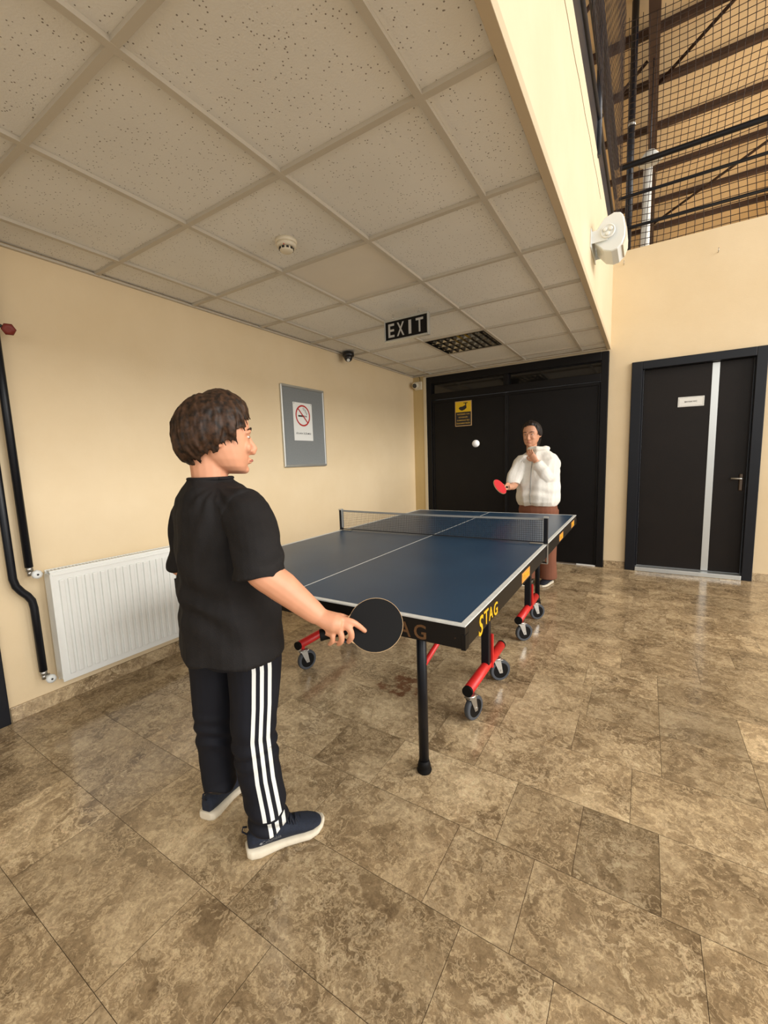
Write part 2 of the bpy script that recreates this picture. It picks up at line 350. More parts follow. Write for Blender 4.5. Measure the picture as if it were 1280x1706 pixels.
# back wall around the two doors
w_ = MB(); w_.box(0, .19, 0, .15, 0, ZT); w_.box(.19, 2.335, 0, .15, 2.34, ZT); w_.box(2.335, 2.55, 0, .15, 0, ZT); w_.box(2.55, 3.595, 0, .15, 2.18, ZT); w_.box(3.595, 8, 0, .15, 0, ZT)
tag(w_.build('wall_back', M['wall']), kind='structure')
w_ = MB(); w_.box(0, .155, -.035, 0, 0, H); tag(w_.build('trim_1', M['wallshade']), kind='structure')
w_ = MB(); w_.box(.155, .192, -.04, 0, 0, H - .02); tag(w_.build('trim_2', M['fascia']), kind='structure')
b_ = MB(); b_.bbox(2.34, 2.545, -.013, 0, 0, .08, .002); b_.bbox(3.6, 8, -.013, 0, 0, .08, .002); tag(b_.build('baseboard_back', M['base']), kind='structure')
# beam with its painted face, hanging over the edge of the low ceiling
w_ = MB(); w_.box(2.19, XE, -8.6, 0, H + .03, ZT + .02); tag(w_.build('wall_beam', M['fascia']), kind='structure')
ck = MB()
pts = [V(XE + .0006, -8 + i * .12, 3.10 + .0035 * i * .35 + .006 * math.sin(i * 1.7)) for i in range(56)]
for a, b in zip(pts, pts[1:]):
    ck.box(0, .0012, 0, (b - a).length * 1.02, -.0022, .0022, 0, Matrix.Translation(a) @ Matrix.Rotation(math.atan2(b.z - a.z, b.y - a.y), 4, 'X'))
ck.build('plaster_crack', mat('plaster crack', srgb(150, 124, 88), .8), bpy.data.objects['wall_beam'])
t_ = MB(); t_.bbox(2.31, XE + .003, -8.6, -.0, H - .010, H + .032, .002); tag(t_.build('trim_3', M['edge']), kind='structure')
t_ = MB(); t_.box(0, .02, -8.6, -.03, H - .006, H + .004); t_.box(.0, 2.305, -.055, -.03, H - .006, H + .004); tag(t_.build('trim_4', M['grid']), kind='structure')
# suspended ceiling
XA = .272; DY = -.286
gx = [XA + .6 * i for i in range(0, 4)]; gy = [DY - .6 * j for j in range(0, 14)]
cx_ = [.0] + gx + [2.318]; cy_ = [-.03] + gy + [-8.6]
cm = MB(); lum = None
for i in range(len(cx_) - 1):
    for j in range(len(cy_) - 1):
        x0, x1, y1, y0 = cx_[i] + .009, cx_[i + 1] - .009, cy_[j] - .009, cy_[j + 1] + .009
        if i == 2 and j == 2: continue            # light fitting
        if i == 2 and j == 5: continue            # plain tile
        cm.box(x0 - .003, x1 + .003, y0 - .003, y1 + .003, H + .014, H + .026)
ce = tag(cm.build('ceiling', M['ceil']), kind='structure')
cm = MB(); cm.box(0, 2.2, -8.6, .0, 2.72, 2.78); cm.build('ceiling_void', M['black'], ce)
gm = MB()
for x in gx: gm.box(x - .012, x + .012, -8.6, -.03, H - .002, H + .0135)
for y in gy:
    for a, b in zip(cx_, cx_[1:]): gm.box(a + .012 if a else a, b - .012, y - .012, y + .012, H - .0015, H + .0135)
gm.build('ceiling_grid', M['grid'], ce)
pt = MB(); x0, x1, y1, y0 = gx[1] + .01, gx[2] - .01, gy[4] - .01, gy[5] + .01
vs = []; N = 12
for a in range(N + 1):
    for b in range(N + 1):
        fx, fy = a / N, b / N; vs.append(V(x0 + (x1 - x0) * fx, y0 + (y1 - y0) * fy, H + .012 - .004 * math.sin(PI * fx) * math.sin(PI * fy)))
pt.add(vs, [(a * (N + 1) + b, (a + 1) * (N + 1) + b, (a + 1) * (N + 1) + b + 1, a * (N + 1) + b + 1) for a in range(N) for b in range(N)], 0, True)
pt.build('plain_tile', M['plaintile'], ce)

# double steel door
d1 = bpy.data.objects.new('door_1', None); COL.objects.link(d1); tag(d1, kind='structure')
f_ = MB(); f_.bbox(.192, .262, -.03, .12, 0, 2.34); f_.bbox(2.262, 2.333, -.03, .12, 0, 2.34); f_.bbox(.262, 2.262, -.03, .12, 2.25, 2.34)
f_.bbox(.262, 2.262, -.03, .12, 2.04, 2.12); f_.bbox(1.215, 1.275, -.03, .12, 2.12, 2.25); f_.build('door_frame', M['black'], d1)
for a, b in ((.262, 1.215), (1.275, 2.262)):
    g_ = MB(); g_.box(a, b, .03, .036, 2.12, 2.25); g_.build('transom_pane', M['glass'], d1)
for a, b in ((.266, 1.242), (1.248, 2.258)):
    l_ = MB(); l_.bbox(a, b, 0, .04, .012, 2.035, .003); l_.bbox(a, a + .02, -.012, 0, .012, 2.035, .003); l_.bbox(b - .02, b, -.012, 0, .012, 2.035, .003); l_.bbox(a + .02, b - .02, -.012, 0, 2.0, 2.035, .003)
    l_.build('door_leaf', M['black'], d1)
s_ = MB(); s_.bbox(2.06, 2.255, -.03, .0, 0, .014, .003); s_.build('door_foot_strip', M['gaplight'], d1)  # pale strip drawn in place of daylight leaking under the door
# washroom door
d2 = bpy.data.objects.new('door_2', None); COL.objects.link(d2); tag(d2, kind='structure')
f_ = MB(); f_.bbox(2.545, 2.64, -.03, .13, 0, 2.185); f_.bbox(3.525, 3.605, -.03, .13, 0, 2.185); f_.bbox(2.64, 3.525, -.03, .13, 2.105, 2.185)
f_.bbox(2.64, 2.655, .0, .05, .05, 2.105); f_.build('door_frame', M['frame'], d2)
l_ = MB(); l_.bbox(2.655, 3.522, .05, .09, .05, 2.104, .003); lf = l_.build('door_leaf', M['leaf'], d2)
s_ = MB(); s_.bbox(3.215, 3.272, .046, .051, .052, 2.10, .001); s_.build('metal_strip', M['silver'], d2)
s_ = MB(); s_.bbox(2.64, 3.525, -.035, .09, 0, .045, .004); s_.build('door_foot_strip', M['silver'], d2)  # metal sill of the washroom door
hn = MB(); hn.bbox(3.468, 3.502, .038, .05, .865, 1.03, .008); h0 = hn.build('handle_plate', mat('bronze plate', srgb(92, 80, 70), .35, .8), d2)
hn = MB(); hn.tube([V(3.485, .04, .985), V(3.485, -.005, .985), V(3.475, -.015, .985), V(3.40, -.015, .988)], [.009, .009, .009, .008], 10); hn.build('door_handle', M['chrome'], d2)

# upper level, roof
w_ = MB(); w_.box(-3, 8, .15, 6.6, 3.05, 3.28); w_.box(-3, 2.19, -8.6, .15, 3.05, 3.28); tag(w_.build('floor_upper', M['wall']), kind='structure')
w_ = MB(); w_.box(-3, 8, 6.6, 6.75, 3.05, 6.0); tag(w_.build('wall_upper', M['roof']), kind='structure')
RZ = 5.70
rf = MB(); rf.box(-3, 8, -4.5, 6.7, RZ, RZ + .05)
rf = tag(rf.build('ceiling_roof', M['roof']), kind='structure')
for y in (-3.3, -2.3, -1.3, -.3, .62, 1.36, 2.19, 3.2, 4.22, 5.26, 6.2):
    b_ = MB(); b_.box(-3, 8, y - .03, y + .03, RZ - .075, RZ); b_.build('roof_purlin', M['steel'], rf)
for x in (.6, 2.62, 4.7):
    b_ = MB(); b_.box(x - .05, x + .05, -4.5, 6.6, RZ - .25, RZ - .235); b_.box(x - .05, x + .05, -4.5, 6.6, RZ - .095, RZ - .08); b_.box(x - .008, x + .008, -4.5, 6.6, RZ - .235, RZ - .095); b_.build('roof_rafter', M['steel'], rf)
for (xa, ya, xb, yb) in ((2.66, 1.31, 4.6, -.9), (2.66, 4.9, 4.6, 2.6), (.7, 1.3, 2.55, -.6), (.7, 3.0, 2.55, .9)):
    b_ = MB(); b_.tube([V(xa, ya, RZ - .11), V(xb, yb, RZ - .11)], .024, 4); b_.build('roof_brace', M['steel'], rf)

# ================================================================== RAILINGS AND SAFETY NETS
def railing(name, label, a, b, posts, side):
    r = thing(name, label, 'railing', a)
    a = Vector(a); b = Vector(b)
    for zz, rad, nm in ((.815, .026, 'top_rail'), (.53, .015, 'rail'), (.23, .015, 'rail')):
        m_ = MB(); m_.tube([V(0, 0, zz), (b - a) + V(0, 0, zz)], rad, 10); m_.build(nm, M['rail'], r)
    for t in posts:
        m_ = MB(); p = (b - a) * t; m_.tube([p, p + V(0, 0, .82)], .02, 10); m_.build('post', M['rail'], r)
    return r
railing('railing', 'dark pipe railing on top of the wall above the washroom door', (2.37, .045, ZT), (7.8, .045, ZT), (.26, .5, .75, 1), 0)
rl = railing('railing', 'dark pipe railing running along the top of the beam above the ceiling edge', (2.345, -8.4, ZT + .0), (2.345, .0, ZT + .0), (.0, .2, .4, .6, .8), 0)
m_ = MB(); m_.box(2.29, 2.340, -8.4, -.02, ZT + .02, ZT + .21); m_.build('kerb', M['rail'], rl).location = -rl.location
np_ = thing('net_pole', 'tall dark pole at the corner of the railings holding the net', 'pole', (2.455, .205, ZT - .02))
m_ = MB(); m_.tube([V(0, 0, 0), V(0, 0, 2.41)], .032, 12); m_.build('pole', M['rail'], np_)
m_ = MB(); m_.tube([V(0, 0, 1.28), V(0, 0, 1.33)], .038, 12); m_.build('clamp', M['chrome'], np_)
wp = MB(); wp.tube([V(2.60, .95, ZT - .02), V(2.60, .95, 4.6)], .045, 14); tag(wp.build('vent_pipe', M['plastic']), 'pale vertical pipe standing behind the net beside the corner pole', 'pipe')
lp = thing('round_lamp', 'round white lamp hanging behind the net near the corner pole', 'lamp', (2.62, .7, 4.45))
m_ = MB(); m_.lathe([(.02, .1), (.05, .09), (.12, 0), (.11, -.01), (.03, .03)], None, 20); m_.build('lamp_shade', M['plastic'], lp)
m_ = MB(); m_.tube([V(0, 0, .09), V(0, 0, 1.1)], .006, 6); m_.build('cord', M['rail'], lp)
def strand(mb, pts, r):
    mb.tube(pts, r, 3, cap=False)
def safety_net(label, fn, ulen, vlen, cell, seed, sr=.0036):
    rnd = random.Random(seed); mb = MB(); nu = int(ulen / cell); nv = int(vlen / cell)
    def wob(u, v):
        q = V(u * 1.3, v * 1.3, seed * 3.1); n = noise.noise_vector(q)
        k = .05 + .10 * max(0, 1 - v / .8)
        return fn(u + n.x * k, v + n.y * .04 - (.02 if v > .05 else 0), n.z * .05)
    for i in range(nu + 1):
        strand(mb, [wob(i * cell, vlen * j / 26) for j in range(27)], sr)
    for j in range(nv + 1):
        strand(mb, [wob(ulen * i / 30, j * cell) for i in range(31)], sr)
    o = mb.build('safety_net', M['netrope'])
    return tag(o, label, 'net')
safety_net('brown twine safety net hanging behind the railing above the washroom door', lambda u, v, w: V(2.36 + u, .12 + w, max(ZT + .003, ZT + .01 + v)), 2.6, 2.18, .058, 1)
safety_net('brown twine safety net hanging along the beam behind its railing', lambda u, v, w: V(2.395 + w * .25, -.05 - u, max(ZT + .1, ZT + .1 + v)), 3.4, 2.08, .072, 2, .0015)
# hooks on the wall
for n_, (x, z, lab) in enumerate(((3.20, 3.08, 'small steel hook in the wall under the right-hand railing'), (2.44, 3.17, 'small nail in the wall close to the beam corner'))):
    m_ = MB(); m_.tube([V(x, 0.004, z), V(x, -.03, z), V(x, -.035, z + .03)], .003, 6); tag(m_.build('wall_hook', M['chrome']), lab, 'hook')

# ================================================================== CEILING AND WALL FITTINGS
lf = thing('ceiling_light', 'square unlit louvre light recessed in the ceiling near the black double door', 'light', ((gx[1] + gx[2]) / 2, (gy[1] + gy[2]) / 2, H))
m_ = MB()
for (a, b, c, d) in ((-.29, -.275, -.29, .29), (.275, .29, -.29, .29), (-.275, .275, -.29, -.275), (-.275, .275, .275, .29)): m_.box(a, b, c, d, .0, .10)
m_.box(-.29, .29, -.29, .29, .10, .105); m_.build('housing', M['black'], lf)
for i in range(4):
    c = -.206 + .1375 * i
    m_ = MB(); m_.tube([V(-.27, c, .085), V(.27, c, .085)], .012, 10); m_.build('fluorescent_tube', M['plastic'], lf)
    m_ = MB()
    for s in (-1, 1):
        rs = [V(0, 0, 0)] ; pr = [(.0675, .002), (.058, .02), (.048, .05), (.042, .07)]
        m_.add([V(-.274, c + s * a, b) for a, b in pr] + [V(.274, c + s * a, b) for a, b in pr], [(k, k + 1, k + 5, k + 4) for k in range(3)], 0, True)
    m_.build('reflector', M['mirror'], lf)
for k in range(8):
    x = -.245 + .07 * k; m_ = MB()
    m_.add([V(x - .012, -.274, .003), V(x - .012, .274, .003), V(x, .274, .045), V(x, -.274, .045), V(x + .012, .274, .003), V(x + .012, -.274, .003)], [(0, 1, 2, 3), (3, 2, 4, 5), (0, 5, 4, 1)]); m_.build('louvre_blade', M['mirror'], lf)
# smoke detector
sd = thing('smoke_detector', 'ivory round smoke detector on a ceiling tile', 'smoke detector', (1.125, -3.51, H + .014))
m_ = MB(); m_.lathe([(.054, 0), (.054, -.012), (.050, -.018)], None, 28); m_.build('base', M['ivory'], sd)
m_ = MB(); m_.lathe([(.044, -.016), (.050, -.02), (.049, -.032), (.040, -.036)], None, 28)
m_.lathe([(.034, -.034), (.034, -.048), (.028, -.054), (.01, -.056)], None, 28); m_.build('cover', M['ivory'], sd)
m_ = MB()
for k in range(10):
    a = 2 * PI * k / 10; R_ = Matrix.Rotation(a, 4, 'Z'); m_.box(.031, .037, -.006, .006, -.047, -.038, 0, R_)
m_.build('vent_slot', M['ink'], sd)
m_ = MB(); m_.ball(V(.02, -.038, -.036), .003); m_.build('indicator', M['red'], sd)
# exit sign
ex = thing('exit_sign', 'black hanging EXIT sign with silver frame under the ceiling', 'sign', (1.147, -2.30, 2.245))
m_ = MB(); m_.bbox(-.182, .182, -.012, .012, -.073, .073, .002); m_.build('panel', M['black'], ex)
m_ = MB(); m_.bbox(-.188, .188, -.017, .017, .066, .08, .003); m_.bbox(-.188, .188, -.017, .017, -.08, -.066, .003); m_.bbox(-.188, -.176, -.017, .017, -.066, .066, .003); m_.bbox(.176, .188, -.017, .017, -.066, .066, .003); m_.build('frame', M['silver'], ex)
for k, ch in enumerate('EXIT'):
    text(ch, [.052, .062, .022, .06][k], .098, mat('grey sign letters', srgb(190, 188, 182), .5) if k == 0 else bpy.data.materials['grey sign letters'], ex, Matrix.Translation(V([-.125, -.045, .035, .115][k], -.0135, 0)) @ Matrix.Rotation(PI / 2, 4, 'X'), .0012)
for x in (-.115, .105):
    m_ = MB()
    rr = [V(x + .009 * math.cos(a * PI / 6), 0, .092 + .009 * math.sin(a * PI / 6)) for a in range(13)]; m_.tube(rr, .0016, 6)
    rr = [V(x, .007 * math.cos(a * PI / 6), .108 + .01 * math.sin(a * PI / 6)) for a in range(13)]; m_.tube(rr, .0014, 6)
    m_.tube([V(x, 0, .112), V(x, 0, .121)], .0014, 6); m_.build('hanging_hook', M['chrome'], ex)
# dome camera
dc = thing('dome_camera', 'black dome security camera on the ceiling next to the cream wall', 'security camera', (.10, -1.62, H))
m_ = MB(); m_.lathe([(.058, .0), (.06, -.03), (.052, -.045)], None, 24); m_.build('base', M['cam'], dc)
m_ = MB(); m_.ball(V(.005, -.008, -.05), .043); m_.build('dome', M['cam'], dc)
m_ = MB(); m_.lathe([(.014, 0), (.016, .01), (.012, .014)], Matrix.Translation(V(.02, -.03, -.078)) @ V(.45, -.6, -.6).to_track_quat('Z', 'Y').to_matrix().to_4x4(), 16); m_.build('lens', M['plastic'], dc)
# small camera in the corner
bc = thing('bullet_camera', 'small round-lens security camera with junction box in the corner by the double door', 'security camera', (.085, -.035, 2.245))
m_ = MB(); m_.bbox(-.045, .055, -.03, 0, -.055, .05, .005); m_.build('junction_box', M['ivory'], bc)
m_ = MB(); m_.ball(V(-.01, -.075, -.005), .046); m_.build('housing', M['ivory'], bc)
m_ = MB(); m_.lathe([(.026, 0), (.028, .012), (.02, .016)], Matrix.Translation(V(-.002, -.112, -.012)) @ V(.3, -.9, -.25).to_track_quat('Z', 'Y').to_matrix().to_4x4(), 18); m_.build('lens', M['lens'], bc)
m_ = MB(); m_.tube([V(.03, -.02, .05), V(.03, -.02, .09), V(.01, -.015, .12)], .004, 6); m_.build('cable', M['cam'], bc)
# notice board
nb = thing('notice_board', 'grey felt notice board in aluminium frame on the cream wall', 'notice board', (0, -2.225, 1.597))
m_ = MB(); m_.bbox(.0, .012, -.27, .27, -.35, .35, .002); m_.build('felt_panel', M['graybd'], nb)
m_ = MB()
for a, b, c, d in ((-.285, -.263, -.36, .36), (.263, .285, -.36, .36)): m_.bbox(0, .022, a, b, c, d, .008, seg=3)
for c, d in ((-.362, -.338), (.338, .362)): m_.bbox(0, .022, -.283, .283, c, d, .008, seg=3)
m_.build('frame', M['silver'], nb)
ns = thing('no_smoking_notice', 'white paper no smoking notice pinned on the grey notice board', 'notice', (.0135, -2.245, 1.645))
m_ = MB(); m_.box(0, .0008, -.125, .125, -.17, .17); m_.build('paper', M['paper'], ns)
P_ = frame_mt(V(.0011, 0, 0), (0, 1, 0), (0, 0, 1))
m_ = MB(); n = 40
for r0, r1 in ((.082, .096),):
    vs = [P_ @ V(r * math.cos(2 * PI * k / n), .055 + r * math.sin(2 * PI * k / n), 0) for r in (r0, r1) for k in range(n)]
    m_.add(vs, [(k, (k + 1) % n, n + (k + 1) % n, n + k) for k in range(n)])
m_.box(-.088, .088, -.006, .006, 0, .0004, 0, P_ @ Matrix.Translation(V(0, .055, 0)) @ Matrix.Rotation(-PI / 4, 4, 'Z')); m_.build('prohibition_ring', M['red'], ns)
m_ = MB(); m_.box(-.062, .02, .044, .058, 0, .0003, 0, P_); m_.box(.028, .036, .044, .058, 0, .0003, 0, P_); m_.box(.042, .05, .044, .058, 0, .0003, 0, P_)
sm = [(.045, .066), (.047, .078), (.03, .086), (.034, .1), (.012, .106), (.004, .12), (.01, .13)]; m_.tube([P_ @ V(x, y, 0) for x, y in sm], .0016, 5)
sm = [(.054, .066), (.058, .082), (.044, .092), (.04, .108), (.024, .112), (.018, .124)]; m_.tube([P_ @ V(x, y, 0) for x, y in sm], .0016, 5); m_.build('cigarette_symbol', M['ink'], ns)
text('SİGARA İÇİLMEZ', .20, .022, M['ink'], ns, P_ @ Matrix.Translation(V(0, -.105, 0)), .0003)
for y in (-.11, .11):
    m_ = MB(); m_.ball(V(.002, y, .16), .004); m_.build('pin', M['chrome'], ns)
# camera warning sign on the double door
cs = thing('camera_warning_sign', 'yellow and black camera warning sign on the left leaf of the double door', 'sign', (.697, -.0006, 1.833))
m_ = MB(); m_.bbox(-.112, .112, -.004, .0, -.158, .158, .002); m_.build('plate', M['goldfr'], cs)
m_ = MB(); m_.box(-.102, .102, -.006, -.0035, .02, .148); m_.build('yellow_panel', M['yellow'], cs)
m_ = MB(); m_.box(-.102, .102, -.006, -.0035, -.148, .02); m_.build('black_panel', M['ink'], cs)
Q_ = Matrix.Translation(V(0, -.0065, 0)) @ Matrix.Rotation(PI / 2, 4, 'X')
m_ = MB()
m_.add([Q_ @ V(x, y, 0) for x, y in ((-.06, .068), (-.045, .085), (-.01, .088), (.03, .105), (.045, .09), (.045, .066), (.02, .048), (-.015, .036), (-.045, .05))], [tuple(range(9))])
m_.box(.028, .042, .085, .128, 0, .0005, 0, Q_); m_.box(.005, .06, .126, .136, 0, .0005, 0, Q_); m_.build('camera_symbol', M['ink'], cs)
for k, s_ in enumerate(('TESİSİMİZ 7/24', 'GÜVENLİK', 'KAMERASI İLE', 'İZLENMEKTEDİR')):
    text(s_, [.17, .125, .165, .185][k], .02, bpy.data.materials.get('sign text gold') or mat('sign text gold', srgb(206, 166, 70), .5), cs, Q_ @ Matrix.Translation(V(0, -.005 - .038 * k, 0)), .0004)
# washroom plate
wc = thing('door_plate', 'white name plate on the dark brown door', 'sign', (3.06, .0494, 1.75))
m_ = MB(); m_.bbox(-.106, .106, -.004, 0, -.048, .048, .001, mt=Matrix.Rotation(.012, 4, 'Y')); m_.build('plate', M['paper'], wc)
m_ = MB()
for a, b, c, d in ((-.098, .098, .0395, .0407), (-.098, .098, -.0407, -.0395), (-.098, -.0968, -.04, .04), (.0968, .098, -.04, .04)): m_.box(a, b, -.0046, -.004, c, d)
m_.build('border_line', M['ink'], wc)
text('BAYAN WC', .10, .015, M['ink'], wc, Matrix.Translation(V(0, -.0045, 0)) @ Matrix.Rotation(PI / 2, 4, 'X'), .0003)

# wall speaker on the beam
sp = thing('wall_speaker', 'white wedge-shaped wall speaker on a bracket fixed to the beam', 'speaker', (XE, -1.93, 2.66))
def wedge(y0, y1, sc=1.0, g=0):
    out = [(.022, .045), (.075, .115), (.13, .135), (.165, .125), (.182, .105), (.196, .03), (.196, -.02), (.18, -.065), (.155, -.092), (.12, -.098), (.075, -.082), (.022, -.02)]
    c = V(.11, 0, .015)
    return [[V(c.x + (x - c.x) * s, y, c.z + (z - c.z) * s) for x, z in out] for y, s in ((y0, .95 * sc), (y0 + .006, sc), (y1 - .006, sc), (y1, .95 * sc))]
m_ = MB(); m_.rings(wedge(0, .24), 0, True, False); m_.build('cabinet', M['plastic'], sp)
m_ = MB(); fr = [(.188, .10), (.204, .03), (.204, -.02), (.186, -.07)]
m_.add([V(x, y, z) for y in (.02, .22) for x, z in fr] + [V(x - .012, y, z) for y in (.02, .22) for x, z in fr], [(0, 1, 5, 4), (1, 2, 6, 5), (2, 3, 7, 6), (0, 4, 12, 8), (3, 11, 15, 7), (0, 8, 9, 1), (1, 9, 10, 2), (2, 10, 11, 3), (4, 5, 13, 12), (5, 6, 14, 13), (6, 7, 15, 14)])
m_.build('grille', mat('pale speaker grille', srgb(214, 204, 184), .6, var=.1, vscale=200), sp)
m_ = MB(); m_.bbox(0, .006, -.035, .275, -.055, .06, .002); m_.bbox(0, .10, -.02, -.014, -.03, .045, .003); m_.bbox(0, .10, .254, .26, -.03, .045, .003); m_.build('bracket', M['plastic'], sp)
RX = Matrix.Rotation(PI / 2, 4, 'X')
m_ = MB(); m_.lathe([(.042, 0), (.042, .01), (.036, .014), (.034, .008), (.012, .009)], Matrix.Translation(V(.10, -.018, .02)) @ RX, 26)
for k in range(3): m_.lathe([(.012, .0), (.012, .014), (.008, .018)], Matrix.Translation(V(.10 + .018 * math.cos(k * 2.09 + .5), -.022, .02 + .018 * math.sin(k * 2.09 + .5))) @ RX, 12)
m_.build('knob', M['whitep'], sp)

# radiator and pipes
rd = thing('radiator', 'white panel radiator low on the cream wall behind the boy', 'radiator', (.0, -4.315, .145))
L_ = 1.0; HT = .60
m_ = MB(); m_.bbox(.095, .105, 0, L_, 0, HT, .003)
nr = 24
for k in range(nr):
    y = .045 + (L_ - .09) * k / (nr - 1); m_.bbox(.100, .116, y - .0125, y + .0125, .035, HT - .045, .005)
m_.bbox(.103, .108, .008, L_ - .008, HT - .022, HT - .012, .002); m_.build('front_panel', M['whitep'], rd)
m_ = MB(); m_.bbox(.035, .045, 0, L_, 0, HT, .003); m_.build('back_panel', M['whitep'], rd)
m_ = MB(); m_.bbox(.03, .104, -.002, .004, .015, HT - .01, .002); m_.build('side_panel', M['whitep'], rd)
m_ = MB(); m_.bbox(.03, .104, L_ - .004, L_ + .002, .015, HT - .01, .002); m_.build('side_panel', M['whitep'], rd)
m_ = MB(); m_.box(.036, .04, 0, L_, HT, HT + .008); m_.box(.094, .098, 0, L_, HT, HT + .008)
for k in range(60): m_.box(.04, .094, .008 + k * .0166, .014 + k * .0166, HT, HT + .006)
m_.build('top_grille', M['whitep'], rd)
for y in (.2, .8):
    m_ = MB(); m_.box(.004, .036, y - .02, y + .02, .1, HT - .1); m_.build('wall_bracket', M['whitep'], rd)
def pipe(label, pts, vz):
    r = thing('heating_pipe', label, 'pipe', (.045, -4.36, 0))
    P = [Vector(p) - r.location for p in pts]; m_ = MB(); m_.tube(P, .018, 12); m_.build('pipe', M['frame'], r)
    e = P[-1]
    m_ = MB(); m_.tube([e, e + V(0, 0, -.022)], .016, 10); m_.tube([e + V(0, 0, -.02), e + V(0, .0, -.045)], .012, 10); m_.tube([e + V(0, 0, -.035), e + V(0, .024, -.035)], .0115, 8); m_.build('valve_body', M['chrome'], r)
    m_ = MB()
    m_.tube([e + V(.0, .012, -.035), e + V(.04, .012, -.035)], .010, 10); R1 = Matrix.Translation(e + V(.04, .012, -.035)) @ Matrix.Rotation(PI / 2, 4, 'Y')
    m_.lathe([(.02, 0), (.023, .008), (.022, .022), (.012, .026)], R1, 8); m_.build('valve_knob', M['plastic'], r)
    m_ = MB(); m_.lathe([(.005, .024), (.005, .0275)], R1, 10); m_.build('valve_screw', M['ink'], r)
    return r
pipe('black heating pipe ending at the radiator top valve', [(.045, -4.385, 2.372), (.045, -4.378, .785)], 0)
pipe('black heating pipe with an offset bend ending at the radiator bottom valve', [(.045, -4.455, 2.372), (.045, -4.448, .74), (.045, -4.44, .70), (.045, -4.42, .665), (.045, -4.40, .64), (.045, -4.385, .61), (.045, -4.38, .57), (.045, -4.378, .225)], 0)
rv = thing('red_valve', 'small dark red valve wheel at the left edge on the cream wall', 'valve', (.0, -4.375, 1.94))
m_ = MB(); m_.tube([V(.0, -.05, .06), V(.07, -.03, .035), V(.12, .02, .0)], [.012, .010, .006], 8); m_.build('stem', M['cam'], rv)
RV = Matrix.Translation(V(.12, .022, 0)) @ V(.8, -.35, -.3).to_track_quat('Z', 'Y').to_matrix().to_4x4()
m_ = MB(); m_.lathe([(.012, -.006), (.025, -.006), (.029, 0), (.025, .008), (.012, .01)], RV, 6); m_.build('wheel', M['valve'], rv)

# ================================================================== TABLE TENNIS TABLE
TC = V(1.483, -2.666, 0); TA = .013; TZ = .75; HX, HY = .747, 1.351
tb = thing('table_tennis_table', 'blue table tennis table on red wheeled undercarriage', 'table', TC, TA)
for s in (-1, 1):
    m_ = MB(); y0, y1 = (-HY, -.0015) if s < 0 else (.0015, HY)
    m_.bbox(-HX + .003, HX - .003, max(y0, -HY + .003), min(y1, HY - .003), TZ - .022, TZ, .0015); m_.build('tabletop', M['table'], tb)
m_ = MB(); e = .0006
for a, b, c, d in ((-HX - e, -HX + .019, -HY - e, HY + e), (HX - .019, HX + e, -HY - e, HY + e), (-HX + .019, HX - .019, -HY - e, -HY + .019), (-HX + .019, HX - .019, HY - .019, HY + e), (-.0022, .0022, -HY + .019, HY - .019)):
    m_.box(a, b, c, d, TZ - .004 if abs(a) > .01 else TZ - .001, TZ + e)
m_.build('white_lines', M['white'], tb)
def apron(x0, x1, y0, y1):
    m_ = MB(); m_.bbox(x0, x1, y0, y1, TZ - .078, TZ - .0045, .002); return m_.build('apron', M['apron'], tb)
apron(-HX, HX, -HY, -HY + .028); apron(-HX, HX, HY - .028, HY)
for s in (-1, 1):
    for a, b in ((-HY + .0285, -.003), (.003, HY - .0285)):
        apron(s * HX - .028 if s > 0 else -HX, HX if s > 0 else -HX + .028, a, b)
for sx in (-1, 1):
    for sy in (-1, 1):
        m_ = MB(); m_.bbox(sx * (HX + .001) - .014, sx * (HX + .001) + (.001 if sx > 0 else .014) , sy * (HY + .001) - (.001 if sy < 0 else .03), sy * (HY + .001) + (.03 if sy < 0 else .001), TZ - .08, TZ - .03, .001)
        m_.build('corner_guard', M['black'], tb)
SD = lambda y, z: frame_mt(V(HX + .0012, y - HY, z), (0, 1, 0), (0, 0, 1))
for k, (ch, y, z, w, h) in enumerate((('S', .150, .698, .046, .070), ('T', .208, .708, .048, .052), ('A', .262, .704, .046, .046), ('G', .322, .700, .048, .05))):
    text(ch, w, h, M['letter'], tb, SD(y, z), .0008, shear=.15 if ch == 'S' else 0)
for (a, b, nm) in ((.74, .90, 0), (1.81, 1.97, 0), (2.40, 2.56, 0)):
    m_ = MB(); m_.box(HX, HX + .0012, a - HY, b - HY, TZ - .068, TZ - .022); m_.build('sticker', M['sticker'], tb)
    text('STAG', .12, .028, M['letter'], tb, SD((a + b) / 2, TZ - .045) @ Matrix.Translation(V(0, 0, .0008)), .0006)
FD = lambda x, z: Matrix.Translation(V(x, -HY - .0012, z)) @ Matrix.Rotation(PI / 2, 4, 'X')
for ch, x in (('S', HX - .33), ('T', HX - .275), ('A', HX - .212), ('G', HX - .155)):
    text(ch, .044, .05, M['oldletter'], tb, FD(x, .703), .0008)
for sx in (-1, 1):
    for sy in (-1, 1):
        x = .48 * sx; y = 1.12 * sy
        m_ = MB(); m_.tube([V(x, y, .03), V(x, y, .722)], .02, 16); lg = m_.build('leg', M['frame'], tb)
        m_ = MB(); m_.lathe([(.029, 0), (.031, .008), (.024, .018), (.027, .024), (.024, .036), (.021, .05)], Matrix.Translation(V(x, y, 0)), 18); m_.build('rubber_foot', M['rubber'], lg)
        m_ = MB(); m_.bbox(x - .045, x - .018, y - .02, y + .02, .60, .722, .003); m_.build('leg_bracket', M['black'], tb)
        m_ = MB(); m_.tube([V(x + .01, y + .0 * sy, .46), V(x - .02, y - .55 * sy, .56)], .011, 8); m_.build('brace', M['redp'], tb)
